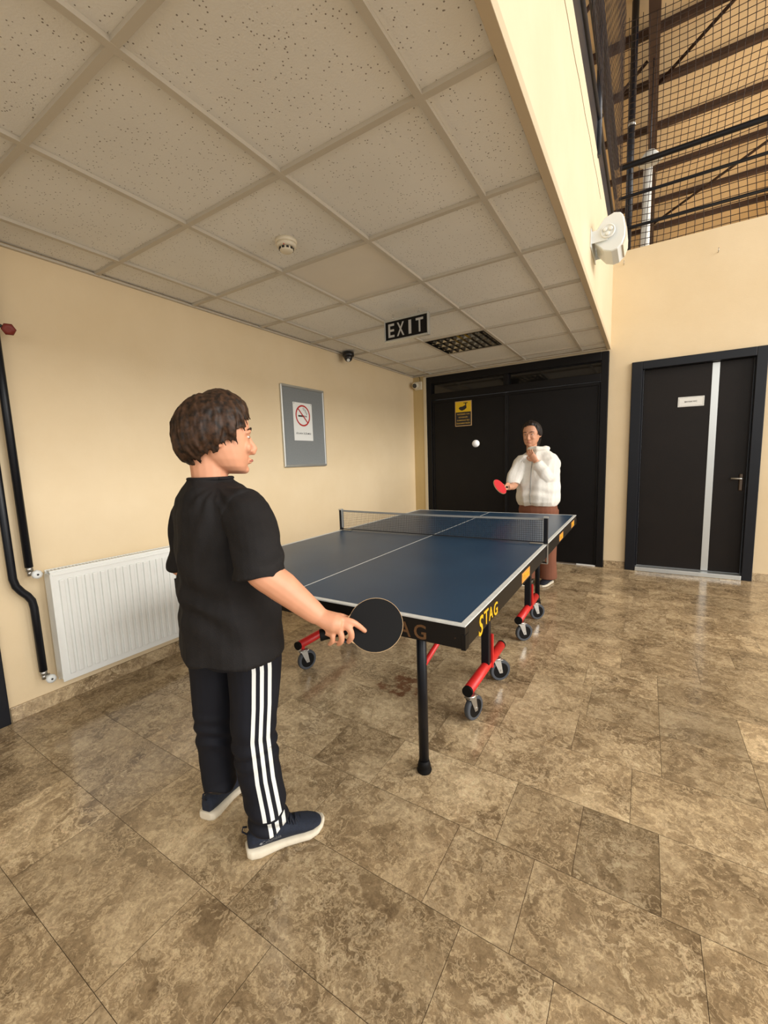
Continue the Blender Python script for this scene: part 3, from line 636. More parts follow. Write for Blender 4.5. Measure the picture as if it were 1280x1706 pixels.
def caster(x, y, yaw):
    c = thing('caster', None, None); c.parent = tb; c.location = (x, y, 0); c.rotation_euler = (0, 0, yaw); c.scale = (1.1, 1.24, 1.24); del_ = c
    # placed as a part: fork, wheel and plate are its pieces
    m_ = MB(); m_.lathe([(.046, -.012), (.049, -.008), (.049, .008), (.046, .012)], Matrix.Translation(V(0, .018, .049)) @ Matrix.Rotation(PI / 2, 4, 'Y'), 28); m_.build('tyre', M['greyr'], c)
    m_ = MB(); m_.lathe([(.034, -.013), (.036, -.0125), (.036, .0125), (.034, .013)], Matrix.Translation(V(0, .018, .049)) @ Matrix.Rotation(PI / 2, 4, 'Y'), 24); m_.build('wheel_hub', M['rubber'], c)
    m_ = MB()
    for s in (-1, 1):
        m_.add([V(s * .0165, yy, zz) for yy, zz in ((.010, .038), (.026, .038), (.016, .098), (-.018, .1))] + [V(s * .0145, yy, zz) for yy, zz in ((.010, .038), (.026, .038), (.016, .098), (-.018, .1))], [(0, 1, 2, 3), (7, 6, 5, 4), (0, 4, 5, 1), (1, 5, 6, 2), (2, 6, 7, 3), (3, 7, 4, 0)])
    m_.bbox(-.0165, .0165, -.024, .027, .098, .102, .001); m_.lathe([(.02, .101), (.024, .104), (.024, .108), (.018, .111)], None, 18); m_.tube([V(-.019, .018, .049), V(.019, .018, .049)], .006, 10); m_.build('fork', M['chrome'], c)
    m_ = MB(); m_.tube([V(0, 0, .108), V(0, 0, .126)], .009, 10); m_.build('stem', M['redp'], c)
for sx in (-1, 1):
    for (y0, y1, wy) in ((-.76, -.19, (-.715, -.29)), (.22, .79, (.30, .74))):
        x = .535 * sx
        m_ = MB(); m_.tube([V(x, y0, .172), V(x, y1, .172)], .025, 18); rt = m_.build('wheel_bar', M['redp'], tb)
        for yy, s in ((y0, -1), (y1, 1)):
            m_ = MB(); m_.tube([V(x, yy - s * .01, .172), V(x, yy + s * .004, .172)], .0256, 18); m_.build('end_cap', M['rubber'], rt)
        for i, wy_ in enumerate(wy): caster(x, wy_, -.78 if i or y0 > 0 else -.30)
        py = -.475 if y0 < 0 else .505
        m_ = MB(); m_.bbox(x - .021, x + .021, py - .021, py + .021, .155, .722, .004); m_.build('post', M['frame'], tb)
        m_ = MB(); m_.bbox(x + .012, x + .03, py + .022, py + .036, .155, .34, .002); m_.build('post_strap', M['redp'], tb)
        m_ = MB(); m_.bbox(x - .058, x - .021, py - .022, py + .022, .52, .66, .003)
        m_.build('lock_bracket', M['black'], tb)
        for q in (.34, .42, .5): m_ = MB(); m_.tube([V(x - .034, py, q), V(x - .02, py, q)], .006, 6); m_.build('lock_pin', M['black'], tb)
for y in (-.475, .505):
    m_ = MB(); m_.bbox(-.514, .514, y - .015, y + .015, .62, .65, .003); m_.build('cross_bar', M['frame'], tb)
# net
nt_ = thing('table_tennis_net', 'dark table tennis net clamped across the middle of the blue table', 'net', TC, TA)
for s in (-1, 1):
    x = s * (HX - .006)
    m_ = MB(); m_.bbox(x - .011, x + .011, -.011, .011, TZ + .004, TZ + .158, .003); m_.build('net_post', M['frame'], nt_)
    m_ = MB(); m_.bbox(x - .014, x - .0115, -.012, .012, TZ + .02, TZ + .158, .001) if s > 0 else m_.bbox(x + .0115, x + .014, -.012, .012, TZ + .02, TZ + .158, .001)
    m_.bbox(x - .014, x + .014, -.014, .014, TZ + .154, TZ + .163, .002)
    m_.build('post_trim', M['silver'], nt_)
    m_ = MB(); m_.bbox(min(x - s * .09, x + s * .012), max(x - s * .09, x + s * .012), -.016, .016, TZ + .0008, TZ + .005, .001); m_.bbox(min(s * (HX + .0025), s * (HX + .0075)), max(s * (HX + .0025), s * (HX + .0075)), -.016, .016, TZ - .115, TZ + .005, .001)
    m_.bbox(min(s * (HX - .03), s * (HX + .006)), max(s * (HX - .03), s * (HX + .006)), -.014, .014, TZ - .115, TZ - .109, .001); m_.tube([V(s * (HX - .014), 0, TZ - .108), V(s * (HX - .014), 0, TZ - .082)], .006, 8); m_.build('clamp', M['chrome'], nt_)
xw = HX - .018
sag = lambda x: -.006 * (1 - (x / xw) ** 2)
m_ = MB(); nx = 116
for i in range(nx + 1):
    x = -xw + 2 * xw * i / nx; m_.tube([V(x, 0, TZ + .012), V(x, .0, TZ + .145 + sag(x))], .0009, 3, cap=False)
for j in range(11):
    z0 = TZ + .012 + .0128 * j; m_.tube([V(-xw + 2 * xw * i / 20, 0, z0 + sag(-xw + 2 * xw * i / 20) * j / 10) for i in range(21)], .0009, 3, cap=False)
m_.build('net_mesh', M['net'], nt_)
def band(z0, z1, m, name, lo):
    m_ = MB(); rs = []
    for i in range(21):
        x = -xw + 2 * xw * i / 20; q = sag(x) * lo; rs.append([V(x, -.0025, z0 + q), V(x, .0025, z0 + q), V(x, .0025, z1 + q), V(x, -.0025, z1 + q)])
    m_.rings(rs, 0, True, False); return m_.build(name, m, nt_)
band(TZ + .143, TZ + .155, M['tape'], 'top_tape', 1); band(TZ + .008, TZ + .014, M['net'], 'bottom_cord', 0)
# ball in flight
bo = MB(); bo.ball(V(0, 0, 0), .02, n=24, m=16); tag(bo.build('table_tennis_ball', M['ball'], None, at(793, 739, 2.3)), 'white table tennis ball in mid air in front of the black double door', 'ball')

# ================================================================== BATS
def bat(name, label, c, hdir, nrm, near, far, sc=1.0, hl=1.0):
    """c blade centre, hdir from blade to handle end, nrm faces the viewer"""
    r = thing(name, label, 'bat', c)
    mt = frame_mt((0, 0, 0), -Vector(hdir), (Vector(nrm).cross(-Vector(hdir))))   # x towards the blade tip, z = normal
    if (mt.to_3x3() @ V(0, 0, 1)).dot(Vector(nrm)) < 0: mt = mt @ Matrix.Rotation(PI, 4, 'X')
    def outline(k, z, s=1.0):
        pts = []
        for i in range(40):
            a = 2 * PI * i / 40; x, y = .079 * math.cos(a), .0755 * math.sin(a)
            pts.append(mt @ V(x * s * sc, y * s * sc, z * sc))
        return pts
    m_ = MB(); m_.rings([outline(0, -.003), outline(0, .003)], 0, True, False)
    m_.add([mt @ (V(x, y, z) * sc) for z in (-.003, .003) for x, y in ((-.062, -.045), (-.062, .045), (-.10, .013), (-.10, -.013))], [(0, 1, 2, 3), (4, 7, 6, 5), (0, 4, 5, 1), (1, 5, 6, 2), (2, 6, 7, 3), (3, 7, 4, 0)])
    m_.build('blade', M['wood'], r)
    for z0, z1, m, s in ((.003, .0058, near, 1), (-.0058, -.003, far, 1)):
        m_ = MB(); m_.rings([outline(0, z0, .985), outline(0, z1, .98)], 0, True, False); m_.build('rubber_sheet', m, r)
    m_ = MB()
    rs = []
    for x, w, h in ((-.082, .012, .008), (-.088, .0145, .012), (-.12, .0135, .011), (-.16, .015, .0115), (-.178, .017, .0125), (-.181, .0155, .011)):
        x = -.082 + (x + .082) * hl
        rs.append([mt @ (V(x, w * math.cos(2 * PI * k / 14), h * math.sin(2 * PI * k / 14)) * sc) for k in range(14)])
    m_.rings(rs); m_.build('handle', M['rubber'], r)
    return r

# ================================================================== PEOPLE
def lim(mb, pts, rad, n=14): mb.tube(pts, rad, n)
def smoothpath(pts, rad, k=3):
    P, R = [], []
    for i in range(len(pts) - 1):
        p0 = Vector(pts[max(i - 1, 0)]); p1 = Vector(pts[i]); p2 = Vector(pts[i + 1]); p3 = Vector(pts[min(i + 2, len(pts) - 1)])
        for j in range(k):
            t = j / k
            P.append(.5 * ((2 * p1) + (p2 - p0) * t + (2 * p0 - 5 * p1 + 4 * p2 - p3) * t * t + (3 * p1 - p0 - 3 * p2 + p3) * t ** 3)); R.append(rad[i] * (1 - t) + rad[i + 1] * t)
    P.append(Vector(pts[-1])); R.append(rad[-1]); return P, R
def add_head(mb, mt, s):
    """head in its own frame: x right, y forward, z up, origin at the skull centre; s = head height"""
    prof = [(-.50, .06, .33, .14), (-.46, .17, .36, .02), (-.40, .24, .37, -.10), (-.30, .29, .385, -.22), (-.18, .32, .395, -.34), (-.05, .335, .405, -.41), (.08, .345, .405, -.44), (.2, .335, .40, -.44), (.32, .30, .35, -.39), (.42, .22, .25, -.29), (.49, .10, .11, -.14)]
    rs = []
    for z, hw, fr, bk in prof:
        ring = []
        for k in range(24):
            a = 2 * PI * k / 24; c_, s_ = math.cos(a), math.sin(a)
            yy = (fr + bk) / 2 + (fr - bk) / 2 * (abs(s_) ** .9) * (1 if s_ > 0 else -1)
            ring.append(mt @ (V(hw * (abs(c_) ** .85) * (1 if c_ > 0 else -1), yy, z) * s))
        rs.append(ring)
    mb.rings(rs)
    rot = mt.to_3x3()
    T = lambda x, y, z: mt @ (V(x, y, z) * s)
    mb.tube([T(0, .385, .04), T(0, .42, -.05), T(0, .475, -.15), T(0, .46, -.19), T(0, .38, -.2)], [.03 * s, .036 * s, .05 * s, .052 * s, .035 * s], 10)
    for q in (-1, 1):
        mb.ball(T(q * .05, .42, -.175), .033 * s); mb.ball(T(q * .15, .35, -.14), .09 * s, .06 * s, .08 * s, rot=rot)
        mb.tube([T(q * .05, .40, .07), T(q * .15, .385, .09), T(q * .25, .33, .05)], [.025 * s, .03 * s, .02 * s], 8)
        # ear
        er = rot @ Matrix.Rotation(q * .35, 3, 'Z')
        mb.ball(T(q * .355, -.03, -.05), .022 * s, .075 * s, .12 * s, rot=er)
        mb.tube([T(q * .37, .02, .0), T(q * .385, -.04, .07), T(q * .395, -.10, .04), T(q * .385, -.10, -.05), T(q * .365, -.04, -.15)], [.016 * s, .02 * s, .022 * s, .02 * s, .022 * s], 8)
    mb.ball(T(0, .40, -.30), .085 * s, .035 * s, .022 * s, rot=rot); mb.ball(T(0, .40, -.335), .075 * s, .04 * s, .026 * s, rot=rot); mb.ball(T(0, .34, -.44), .09 * s, .06 * s, .06 * s, rot=rot)
def face_parts(root, mt, s, hm):
    T = lambda x, y, z: mt @ (V(x, y, z) * s); rot = mt.to_3x3()
    for q in (-1, 1):
        m_ = MB(); m_.ball(T(q * .145, .348, .005), .046 * s, .045 * s, .019 * s, rot=rot); e = m_.build('eye', M['eye'])
        keep(e, root); m_ = MB(); m_.ball(T(q * .145, .388, .005), .019 * s, .008 * s, .017 * s, rot=rot); i = m_.build('iris', M['ink']); i.parent = e
        m_ = MB(); m_.tube([T(q * .07, .412, .10), T(q * .15, .405, .125), T(q * .24, .355, .10)], [.012 * s, .016 * s, .008 * s], 6); keep(m_.build('eyebrow', hm), root)
    m_ = MB(); m_.tube([T(-.085, .405, -.318), T(0, .438, -.312), T(.085, .405, -.318)], [.008 * s, .02 * s, .008 * s], 8); keep(m_.build('lips', M['lip']), root)
def hair_cap(mb, mt, s, grow, low, rnd, locks, lw, curl=.02, face=.9, back=.0):
    """skull cap plus many tapering locks combed down from the crown"""
    crown = V(.05, -.18, .45)
    def surf(th, ph, g):      # ph: 0 at the crown, PI at the nape
        d = V(math.sin(ph) * math.sin(th), math.sin(ph) * math.cos(th), math.cos(ph))
        d.rotate(Matrix.Rotation(.35, 3, 'X'))
        r = V(.355, .43, .50) if d.y > 0 else V(.36, .46, .50)
        return V(d.x * (r.x + g), d.y * (r.y + g) - .01, d.z * (r.z + g) + .02)
    def end(th):             # how far down the locks go in this direction (th = 0 is the face)
        a = abs(math.atan2(math.sin(th), math.cos(th)))
        return (face + (low - face) * min(1, max(0, (a - .5) / .9))) + back * max(0, (a - 2.0) / 1.14)
    rs = []
    for i in range(9):
        rs.append([mt @ (surf(2 * PI * k / 28, max(.03, end(2 * PI * k / 28) * i / 8 * .93), grow * .55) * s) for k in range(28)])
    inner = [[mt @ (surf(2 * PI * k / 28, max(.03, end(2 * PI * k / 28) * i / 8 * .93), -.03) * s) for k in range(28)] for i in range(8, -1, -1)]
    mb.rings(rs + inner)
    for _ in range(locks):
        th = rnd.uniform(-PI, PI); e = end(th) * rnd.uniform(.88, 1.06); st = rnd.uniform(0.0, .55) * e; tw = rnd.uniform(-.35, .35) + curl * 6
        P, R = [], []; g = grow * rnd.uniform(.7, 1.25); n = 7
        for i in range(n + 1):
            t = i / n; ph = st + (e - st) * t; P.append(mt @ (surf(th + tw * t, ph, g * (.55 + .6 * math.sin(PI * min(1, t * 1.1)) * .7)) * s)); R.append(lw * s * (.5 + .9 * math.sin(PI * min(.96, t * .8 + .15))) * (1 if t < .85 else .45))
        mb.tube(P, R, 6)
def fingers(mb, chains, r0):
    for ch, k in chains:
        P, R = smoothpath(ch, [r0 * k, r0 * k * .97, r0 * k * .92, r0 * k * .78][:len(ch)], 3); mb.tube(P, R, 10); mb.ball(P[-1], R[-1] * 1.0, n=10, m=8)

def fold(p, n, amp, sc, seed=0, dirv=None):
    q = Vector(p) * sc + V(seed, seed * 2, 0)
    if dirv is not None: q = q - dirv * (q.dot(dirv) * .72)
    a = noise.noise(q); b = noise.noise(q * 2.3 + V(5, 1, 2))
    return p + n * (amp * ((1 - abs(a) * 2.2) * .8 + b * .45))

# ---------------- the boy
BF = V(.25, .968, 0).normalized(); BR = V(.968, -.25, 0).normalized(); UP = V(0, 0, 1)
boy = thing('person', 'boy in black T-shirt and three-stripe trousers seen from behind, holding a black bat', 'person', (1.55, -4.33, 0))
HEADC = at(364, 728, 1.325)
hf = (V(.52, .85, -.05)).normalized(); hr = hf.cross(UP).normalized(); hu = hr.cross(hf)
HM = frame_mt(HEADC, hr, hf)
HS = .232
bd = MB()
add_head(bd, HM, HS)
NB = at(352, 812, 1.34)
bd.tube([NB - V(0, 0, .05), NB, NB.lerp(HEADC, .5) - hf * .02, HEADC - hf * .045 - V(0, 0, .015)], [.062, .055, .055, .06], 16)
def ering(c, a, b, n=24, R=BR, F=BF, pw=.9, tilt=0):
    out = []
    for k in range(n):
        t = 2 * PI * k / n; x = (abs(math.cos(t)) ** pw) * (1 if math.cos(t) > 0 else -1); y = (abs(math.sin(t)) ** pw) * (1 if math.sin(t) > 0 else -1)
        out.append(Vector(c) + R * (a * x) + F * (b * y) + UP * (tilt * x))
    return out
PC = V(1.56, -4.335, 0)
bd.rings([ering(PC + V(0, 0, z), a, b) for z, a, b in ((.66, .13, .10), (.74, .15, .12), (.9, .13, .10), (1.05, .125, .085), (1.11, .10, .065), (1.19, .055, .05))])
RS = at(418, 850, 1.23); RE = at(430, 945, 1.135); RW = at(532, 1027, 1.165)
LS = V(1.385, -4.31, 1.115); LE = V(1.32, -4.33, .915); LW = LE + BF * .19 + V(.06, 0, -.03)
P, R = smoothpath([RS - BR * .09, RS - UP * .012, (RS + RE) / 2, RE, (RE * .6 + RW * .4), RW], [.036, .040, .042, .044, .043, .027], 4); bd.tube(P, R, 16)
P, R = smoothpath([LS + BR * .08, LS, (LS + LE) / 2, LE, (LE * .6 + LW * .4), LW], [.036, .042, .042, .042, .04, .027], 4); bd.tube(P, R, 16)
# right hand round the bat handle
pal = [at(532, 1027, 1.165), at(545, 1033, 1.164), at(558, 1038, 1.162), at(570, 1040, 1.162)]
bd.tube(pal, [.027, .031, .034, .027], 16, flat=.85)
bd.tube([at(548, 1044, 1.17), at(560, 1050, 1.168)], [.026, .024], 12)
fingers(bd, [([at(572, 1032, 1.160), at(587, 1036, 1.158), at(598, 1043, 1.166), at(608, 1051, 1.176)], 1.0),
             ([at(572, 1040, 1.158), at(583, 1049, 1.150), at(586, 1061, 1.156), at(581, 1069, 1.174)], 1.05),
             ([at(563, 1046, 1.156), at(569, 1058, 1.148), at(569, 1068, 1.157), at(564, 1073, 1.175)], 1.0),
             ([at(551, 1049, 1.158), at(555, 1060, 1.150), at(554, 1069, 1.158), at(549, 1073, 1.174)], .85),
             ([at(548, 1030, 1.18), at(562, 1026, 1.198), at(578, 1030, 1.212), at(590, 1036, 1.220)], 1.1)], .0094)
# left hand, half closed in front of the body
lf_ = BF; ld = V(0, 0, -1)
bd.tube([LW, LW + lf_ * .035, LW + lf_ * .07], [.026, .032, .028], 14, flat=.6, up=BR)
for k in range(4):
    o_ = LW + lf_ * .07 + UP * (.024 - .016 * k); bd_l = [.9, 1, .95, .8][k]
    fingers(bd, [([o_, o_ + lf_ * .025 * bd_l, o_ + lf_ * .04 * bd_l + BR * .018, o_ + lf_ * .035 * bd_l + BR * .036], .85)], .009)
fingers(bd, [([LW + lf_ * .02 + UP * .02, LW + lf_ * .04 + UP * .038 + BR * .01, LW + lf_ * .055 + UP * .042 + BR * .02, LW + lf_ * .068 + UP * .04 + BR * .026], 1.0)], .0095)
# legs
RL = [at(425, 1100, 1.345), at(425, 1160, 1.345), at(423, 1215, 1.345), at(431, 1280, 1.35), at(442, 1335, 1.355), at(448, 1372, 1.36)]
LL = [at(357, 1100, 1.42), at(358, 1160, 1.425), at(360, 1215, 1.43), at(364, 1262, 1.435), at(366, 1300, 1.425), at(364, 1320, 1.41)]
for L in (RL, LL):
    P, R = smoothpath([L[0] + V(0, 0, .09)] + L, [.07, .075, .068, .055, .05, .038, .034], 3); bd.tube(P, R, 14)
def setup_tag(o): return o
keep(bd.merged('body', M['skin'], None, .0036, 5), boy)
face_parts(boy, HM, HS, M['hair'])
hb = MB(); hair_cap(hb, HM, HS, .075, 1.92, random.Random(5), 260, .036, .03, 1.40, .22)
def hp(p, n): return p + n * (.0016 * noise.noise(V(p.x * 120, p.y * 120, p.z * 26)))
keep(hb.merged('hair', M['hair'], None, .0036, 1, hp), boy)
# T-shirt
sh = MB()
sh.rings([ering(c, a, b, 28) for c, a, b in (
    (at(388, 1076, 1.372), .186, .150), (at(388, 1075, 1.372), .187, .151), (at(387, 1045, 1.37), .182, .147), (at(382, 995, 1.365), .176, .138), (at(376, 935, 1.355), .166, .134), (at(369, 880, 1.35), .160, .130),
    (at(364, 850, 1.345), .158, .122), (at(359, 828, 1.34), .138, .108), (at(355, 812, 1.34), .098, .088), (at(352, 803, 1.34), .068, .072), (at(351, 797, 1.34), .060, .065))])
sh.tube([at(356, 832, 1.33), at(380, 840, 1.30), at(405, 855, 1.255)], [.066, .068, .068], 20)
sh.tube([at(346, 836, 1.35), at(334, 844, 1.38), at(322, 860, 1.43)], [.066, .068, .062], 20)
P, R = smoothpath([at(396, 846, 1.28), at(416, 866, 1.235), at(426, 905, 1.18), at(432, 948, 1.145), at(433, 962, 1.14)], [.060, .069, .066, .064, .066], 4); sh.tube(P, R, 20)
P, R = smoothpath([LS + BR * .06 - V(0, 0, .0), at(322, 862, 1.44), at(318, 900, 1.45), at(318, 938, 1.455), at(318, 946, 1.455)], [.055, .064, .066, .068, .067], 4); sh.tube(P, R, 20)
arm_ax = (RE - RS).normalized()
def shirt_post(p, n):
    hem = max(0, min(1, (1.0 - p.z) / .35))
    q = fold(p, n, .009 + .005 * hem, 6.5, 1, V(.05, .1, 1).normalized())
    d = (p - at(385, 870, 1.26)).length      # gathers at the armpit and shoulder blade
    t = (p - at(372, 810, 1.3)); ang = math.atan2(t.dot(CR), -t.dot(CU))
    q += n * (.0055 * math.sin(ang * 11 + 6 * noise.noise(p * 6)) * max(0, 1 - d / .2) * min(1, max(0, t.length - .05) / .06))
    e = (p - RE - V(0, 0, .03)).length
    q += n * (.006 * math.sin((p.z + p.x * .6) * 90 + 5 * noise.noise(p * 7)) * max(0, 1 - e / .12))
    z = p.z - .97 + .25 * ((p - PC).dot(BR))     # sagging folds at the waist
    q += n * (.007 * math.sin(z * 52 + 5 * noise.noise(p * 5)) * max(0, 1 - abs(z + .08) / .2))
    return q
shirt = sh.merged('t_shirt', M['shirt'], None, .004, 3, shirt_post); keep(shirt, boy)
cl = MB(); cc = at(351, 797, 1.34); rr = ering(cc, .060, .066, 32); cl.tube(rr + [rr[0]], .0055, 8); keep(cl.build('collar', M['shirt']), boy)
bv = BVHTree.FromObject(shirt, bpy.context.evaluated_depsgraph_get()) if False else BVHTree.FromPolygons([v.co[:] for v in shirt.data.vertices], [p.vertices[:] for p in shirt.data.polygons])
def decal(bvh, org, dirv, xa, ya, shapes, name, m, root, lift=.0012):
    mb = MB()
    for poly in shapes:
        vs = []
        for x, y in poly:
            o_ = org + xa * x + ya * y; h = bvh.ray_cast(o_ + dirv * .25, -dirv, .6)
            if h[0] is None: break
            vs.append(h[0] + h[1] * lift if h[1].dot(dirv) > 0 else h[0] + dirv * lift)
        if len(vs) == len(poly): mb.add(vs, [tuple(range(len(vs)))])
    if mb.v: o = mb.build(name, m); keep(o, root); return o
# white print on the chest: only its edge shows past the right side
fr_ = (BF * .86 + BR * .50).normalized(); xs_ = fr_.cross(UP).normalized()
qd = lambda x, y, w, h: [(x, y), (x + w, y), (x + w, y + h), (x, y + h)]
shp = []
for i in range(5):
    shp += [qd(-.09 + .04 * i, .0, .008, .04), qd(-.082 + .04 * i, .032, .02, .008), qd(-.082 + .04 * i, .0, .02, .008)]
for i in range(4): shp += [qd(-.12 + .05 * i, -.12, .009, .045), qd(-.11 + .05 * i, -.12, .022, .009)]
decal(bv, V(PC.x, PC.y, 1.0), fr_, xs_, UP, shp, 'chest_print', M['stripe'], boy, .0018)
# trousers
tr = MB()
def trouser_leg(L, rads, extra):
    P, R = smoothpath([L[0] + V(0, 0, .10)] + L, rads, 4); tr.tube(P, R, 22)
trouser_leg(RL, [.085, .084, .075, .070, .068, .064, .058], 0); trouser_leg(LL, [.085, .082, .072, .062, .058, .052, .048], 0)
tr.rings([ering(PC + V(.0, 0, z), a, b) for z, a, b in ((.64, .13, .10), (.70, .155, .12), (.78, .15, .12))])
def tr_post(p, n):
    k = max(0, 1 - abs(p.z - .37) / .12) + 1.6 * max(0, 1 - abs(p.z - .14) / .10)
    return fold(p, n, .004, 9, 3, V(0, 0, 1)) + n * (.004 * k * math.sin(p.z * 85 + 7 * noise.noise(p * 6)))
trou = tr.merged('trousers', M['trous'], None, .0045, 6, tr_post); keep(trou, boy)
bt = BVHTree.FromPolygons([v.co[:] for v in trou.data.vertices], [p.vertices[:] for p in trou.data.polygons])
SDIR = V(.79, -.613, 0).normalized(); SP = V(.613, .79, 0).normalized()
def leg_c(z):
    for a, b in zip(RL, RL[1:]):
        if a.z >= z >= b.z: t = (a.z - z) / (a.z - b.z); return a.lerp(b, t)
    return RL[0] + V(0, 0, z - RL[0].z) if z > RL[0].z else RL[-1]
def stripe(off, w, z1, z0, name='side_stripe'):
    mb = MB(); rows = []
    n = 44
    for i in range(n + 1):
        z = z1 + (z0 - z1) * i / n; c = leg_c(z); row = []
        for s in (-.5, 0, .5):
            o_ = V(c.x, c.y, z) + SP * (off + s * w); h = bt.ray_cast(o_ + SDIR * .3, -SDIR, .6)
            row.append((h[0] + h[1] * .0016) if h[0] else None)
        if None in row: continue
        rows.append(row)
    top = rows; vs = [p for r in rows for p in r]
    fs = [(i * 3 + j, i * 3 + j + 1, i * 3 + j + 4, i * 3 + j + 3) for i in range(len(rows) - 1) for j in range(2)]
    mb.add(vs, fs, 0, True); keep(mb.build(name, M['stripe']), boy)
for k in range(3):
    stripe(-.008 + .0235 * k, .0115, .66, .165); stripe(.004 + .0215 * k, .0115, .158, .100)

# shoes
def shoe(o, fwd, pitch, logo, label):
    """o: heel on the floor; fwd: heading; pitch lifts the heel"""
    L = .262; f = Vector(fwd).normalized(); right = f.cross(UP).normalized()
    base = Matrix.Translation(Vector(o)) @ frame_mt((0, 0, 0), f, UP.cross(f))        # x forward, y left, z up
    if pitch: base = base @ Matrix.Translation(V(L * .8, 0, 0)) @ Matrix.Rotation(pitch, 4, 'Y') @ Matrix.Translation(V(-L * .8, 0, 0))
    root = MB()
    st = [(0.0, .022), (.012, .032), (.04, .037), (.08, .037), (.12, .036), (.16, .041), (.20, .046), (.23, .041), (.25, .028), (.262, .010)]
    sole_bot = lambda x: .012 * max(0, 1 - x / .03) ** 2 + .022 * max(0, (x - .19) / .072) ** 2
    sole_top = lambda x: .040 - .012 * min(1, max(0, (x - .02) / .1)) + .014 * max(0, (x - .2) / .062) ** 2
    def ring(x, w, z0, z1, k=1.0, rnd_=.0):
        pts = []
        for i in range(20):
            a = 2 * PI * i / 20; cy = math.cos(a); sz = math.sin(a)
            yy = w * k * (abs(cy) ** .55) * (1 if cy > 0 else -1); zz = (z0 + z1) / 2 + (z1 - z0) / 2 * (abs(sz) ** .6) * (1 if sz > 0 else -1)
            pts.append(base @ V(x, yy + .006 * math.sin(x * 14), zz))
        return pts
    sb = MB(); sb.rings([ring(x, w * 1.06, sole_bot(x), sole_top(x)) for x, w in st])
    up = MB()
    hts = [.078, .088, .090, .090, .088, .078, .066, .056, .046, .036]
    xs = [.006, .018, .045, .08, .115, .15, .185, .215, .24, .254]; ws = [.018, .027, .033, .034, .034, .037, .041, .039, .029, .014]
    rs = []
    for x, w, h in zip(xs, ws, hts):
        z0 = sole_top(x) - .012; pts = []
        for i in range(24):
            a = 2 * PI * i / 24; cy, sz = math.cos(a), math.sin(a); t = max(0, sz)
            yy = w * (abs(cy) ** .7) * (1 if cy > 0 else -1) * (1 - .25 * t); zz = z0 + (h - z0) * (.5 + .5 * sz) ** .8
            pts.append(base @ V(x, yy + .006 * math.sin(x * 14), zz))
        rs.append(pts)
    up.rings(rs)
    r = up.merged('shoe', M['shoe'], None, .0035, 3); r['label'] = label; keep(r, boy)
    s = sb.merged('sole', M['sole'], None, .0035, 2); s.parent = r
    la = MB()
    for k in range(5):
        x = .125 + .017 * k; z = .100 - .009 * k - (.004 if k > 2 else 0)
        la.tube([base @ V(x, -.022, z - .018), base @ V(x + .004, -.008, z - .003), base @ V(x + .006, .01, z - .003), base @ V(x + .008, .026, z - .018)], .0026, 6)
        la.tube([base @ V(x + .012, -.024, z - .022), base @ V(x + .004, .0, z - .001), base @ V(x - .002, .024, z - .016)], .0024, 6)
    la.tube([base @ V(.118, 0, .104), base @ V(.112, -.02, .112), base @ V(.120, -.036, .10), base @ V(.13, -.018, .103)], .0024, 6)
    la.tube([base @ V(.118, 0, .104), base @ V(.13, .016, .118), base @ V(.135, .03, .116)], .0024, 6)
    l = la.build('laces', M['lace']); l.parent = r
    tb_ = MB(); tb_.tube([base @ V(.006, 0, .08), base @ V(-.008, 0, .096), base @ V(-.004, 0, .11), base @ V(.008, 0, .106)], .004, 6, flat=.5); t = tb_.build('pull_tab', M['lace']); t.parent = r
    if logo:
        bvs = BVHTree.FromPolygons([v.co[:] for v in r.data.vertices], [p.vertices[:] for p in r.data.polygons])
        q = text('Columbia', .062, .0135, M['logo'], None, Matrix(), .0)
        dirv = (base.to_3x3() @ V(0, -1, 0)).normalized(); fx = (base.to_3x3() @ V(1, 0, 0)).normalized(); uz = (base.to_3x3() @ V(0, 0, 1)).normalized(); c0 = base @ V(.078, -.03, .053)
        for v in q.data.vertices:
            o_ = c0 + fx * v.co.x + uz * v.co.y + dirv * .1; h = bvs.ray_cast(o_, -dirv, .3); v.co = (h[0] + dirv * .0014) if h[0] else o_ - dirv * .1
        q.parent = r
        dm = MB(); pts = [(-.040, 0), (-.034, .006), (-.028, 0), (-.034, -.006)]; vs = []
        for x, y in pts:
            o_ = c0 + fx * x + uz * y + dirv * .1; h = bvs.ray_cast(o_, -dirv, .3); vs.append((h[0] + dirv * .0014) if h[0] else o_)
        dm.add(vs, [(0, 1, 2, 3)]); d = dm.build('logo_mark', M['logo']); d.parent = r
    return r
shoe((1.648, -4.408, 0), (.52, .85, 0), 0, True, 'right shoe, planted flat with grey side lettering')
shoe((1.428, -4.405, 0), (-.25, .95, 0), .07, False, 'left shoe, heel lifted off the floor')

bn = (CAM - at(626, 1040, 1.2)).normalized()
BC = at(626, 1041, 1.192)
hd = (at(535, 1058, 1.172) - BC).normalized(); nrm = (bn - hd * bn.dot(hd)).normalized(); nrm = (nrm - CR * .12 ).normalized()
bat('table_tennis_bat', 'black-faced table tennis bat in the right hand of the boy', BC, hd, nrm, M['rubber'], M['pink'], 1.0, .78)

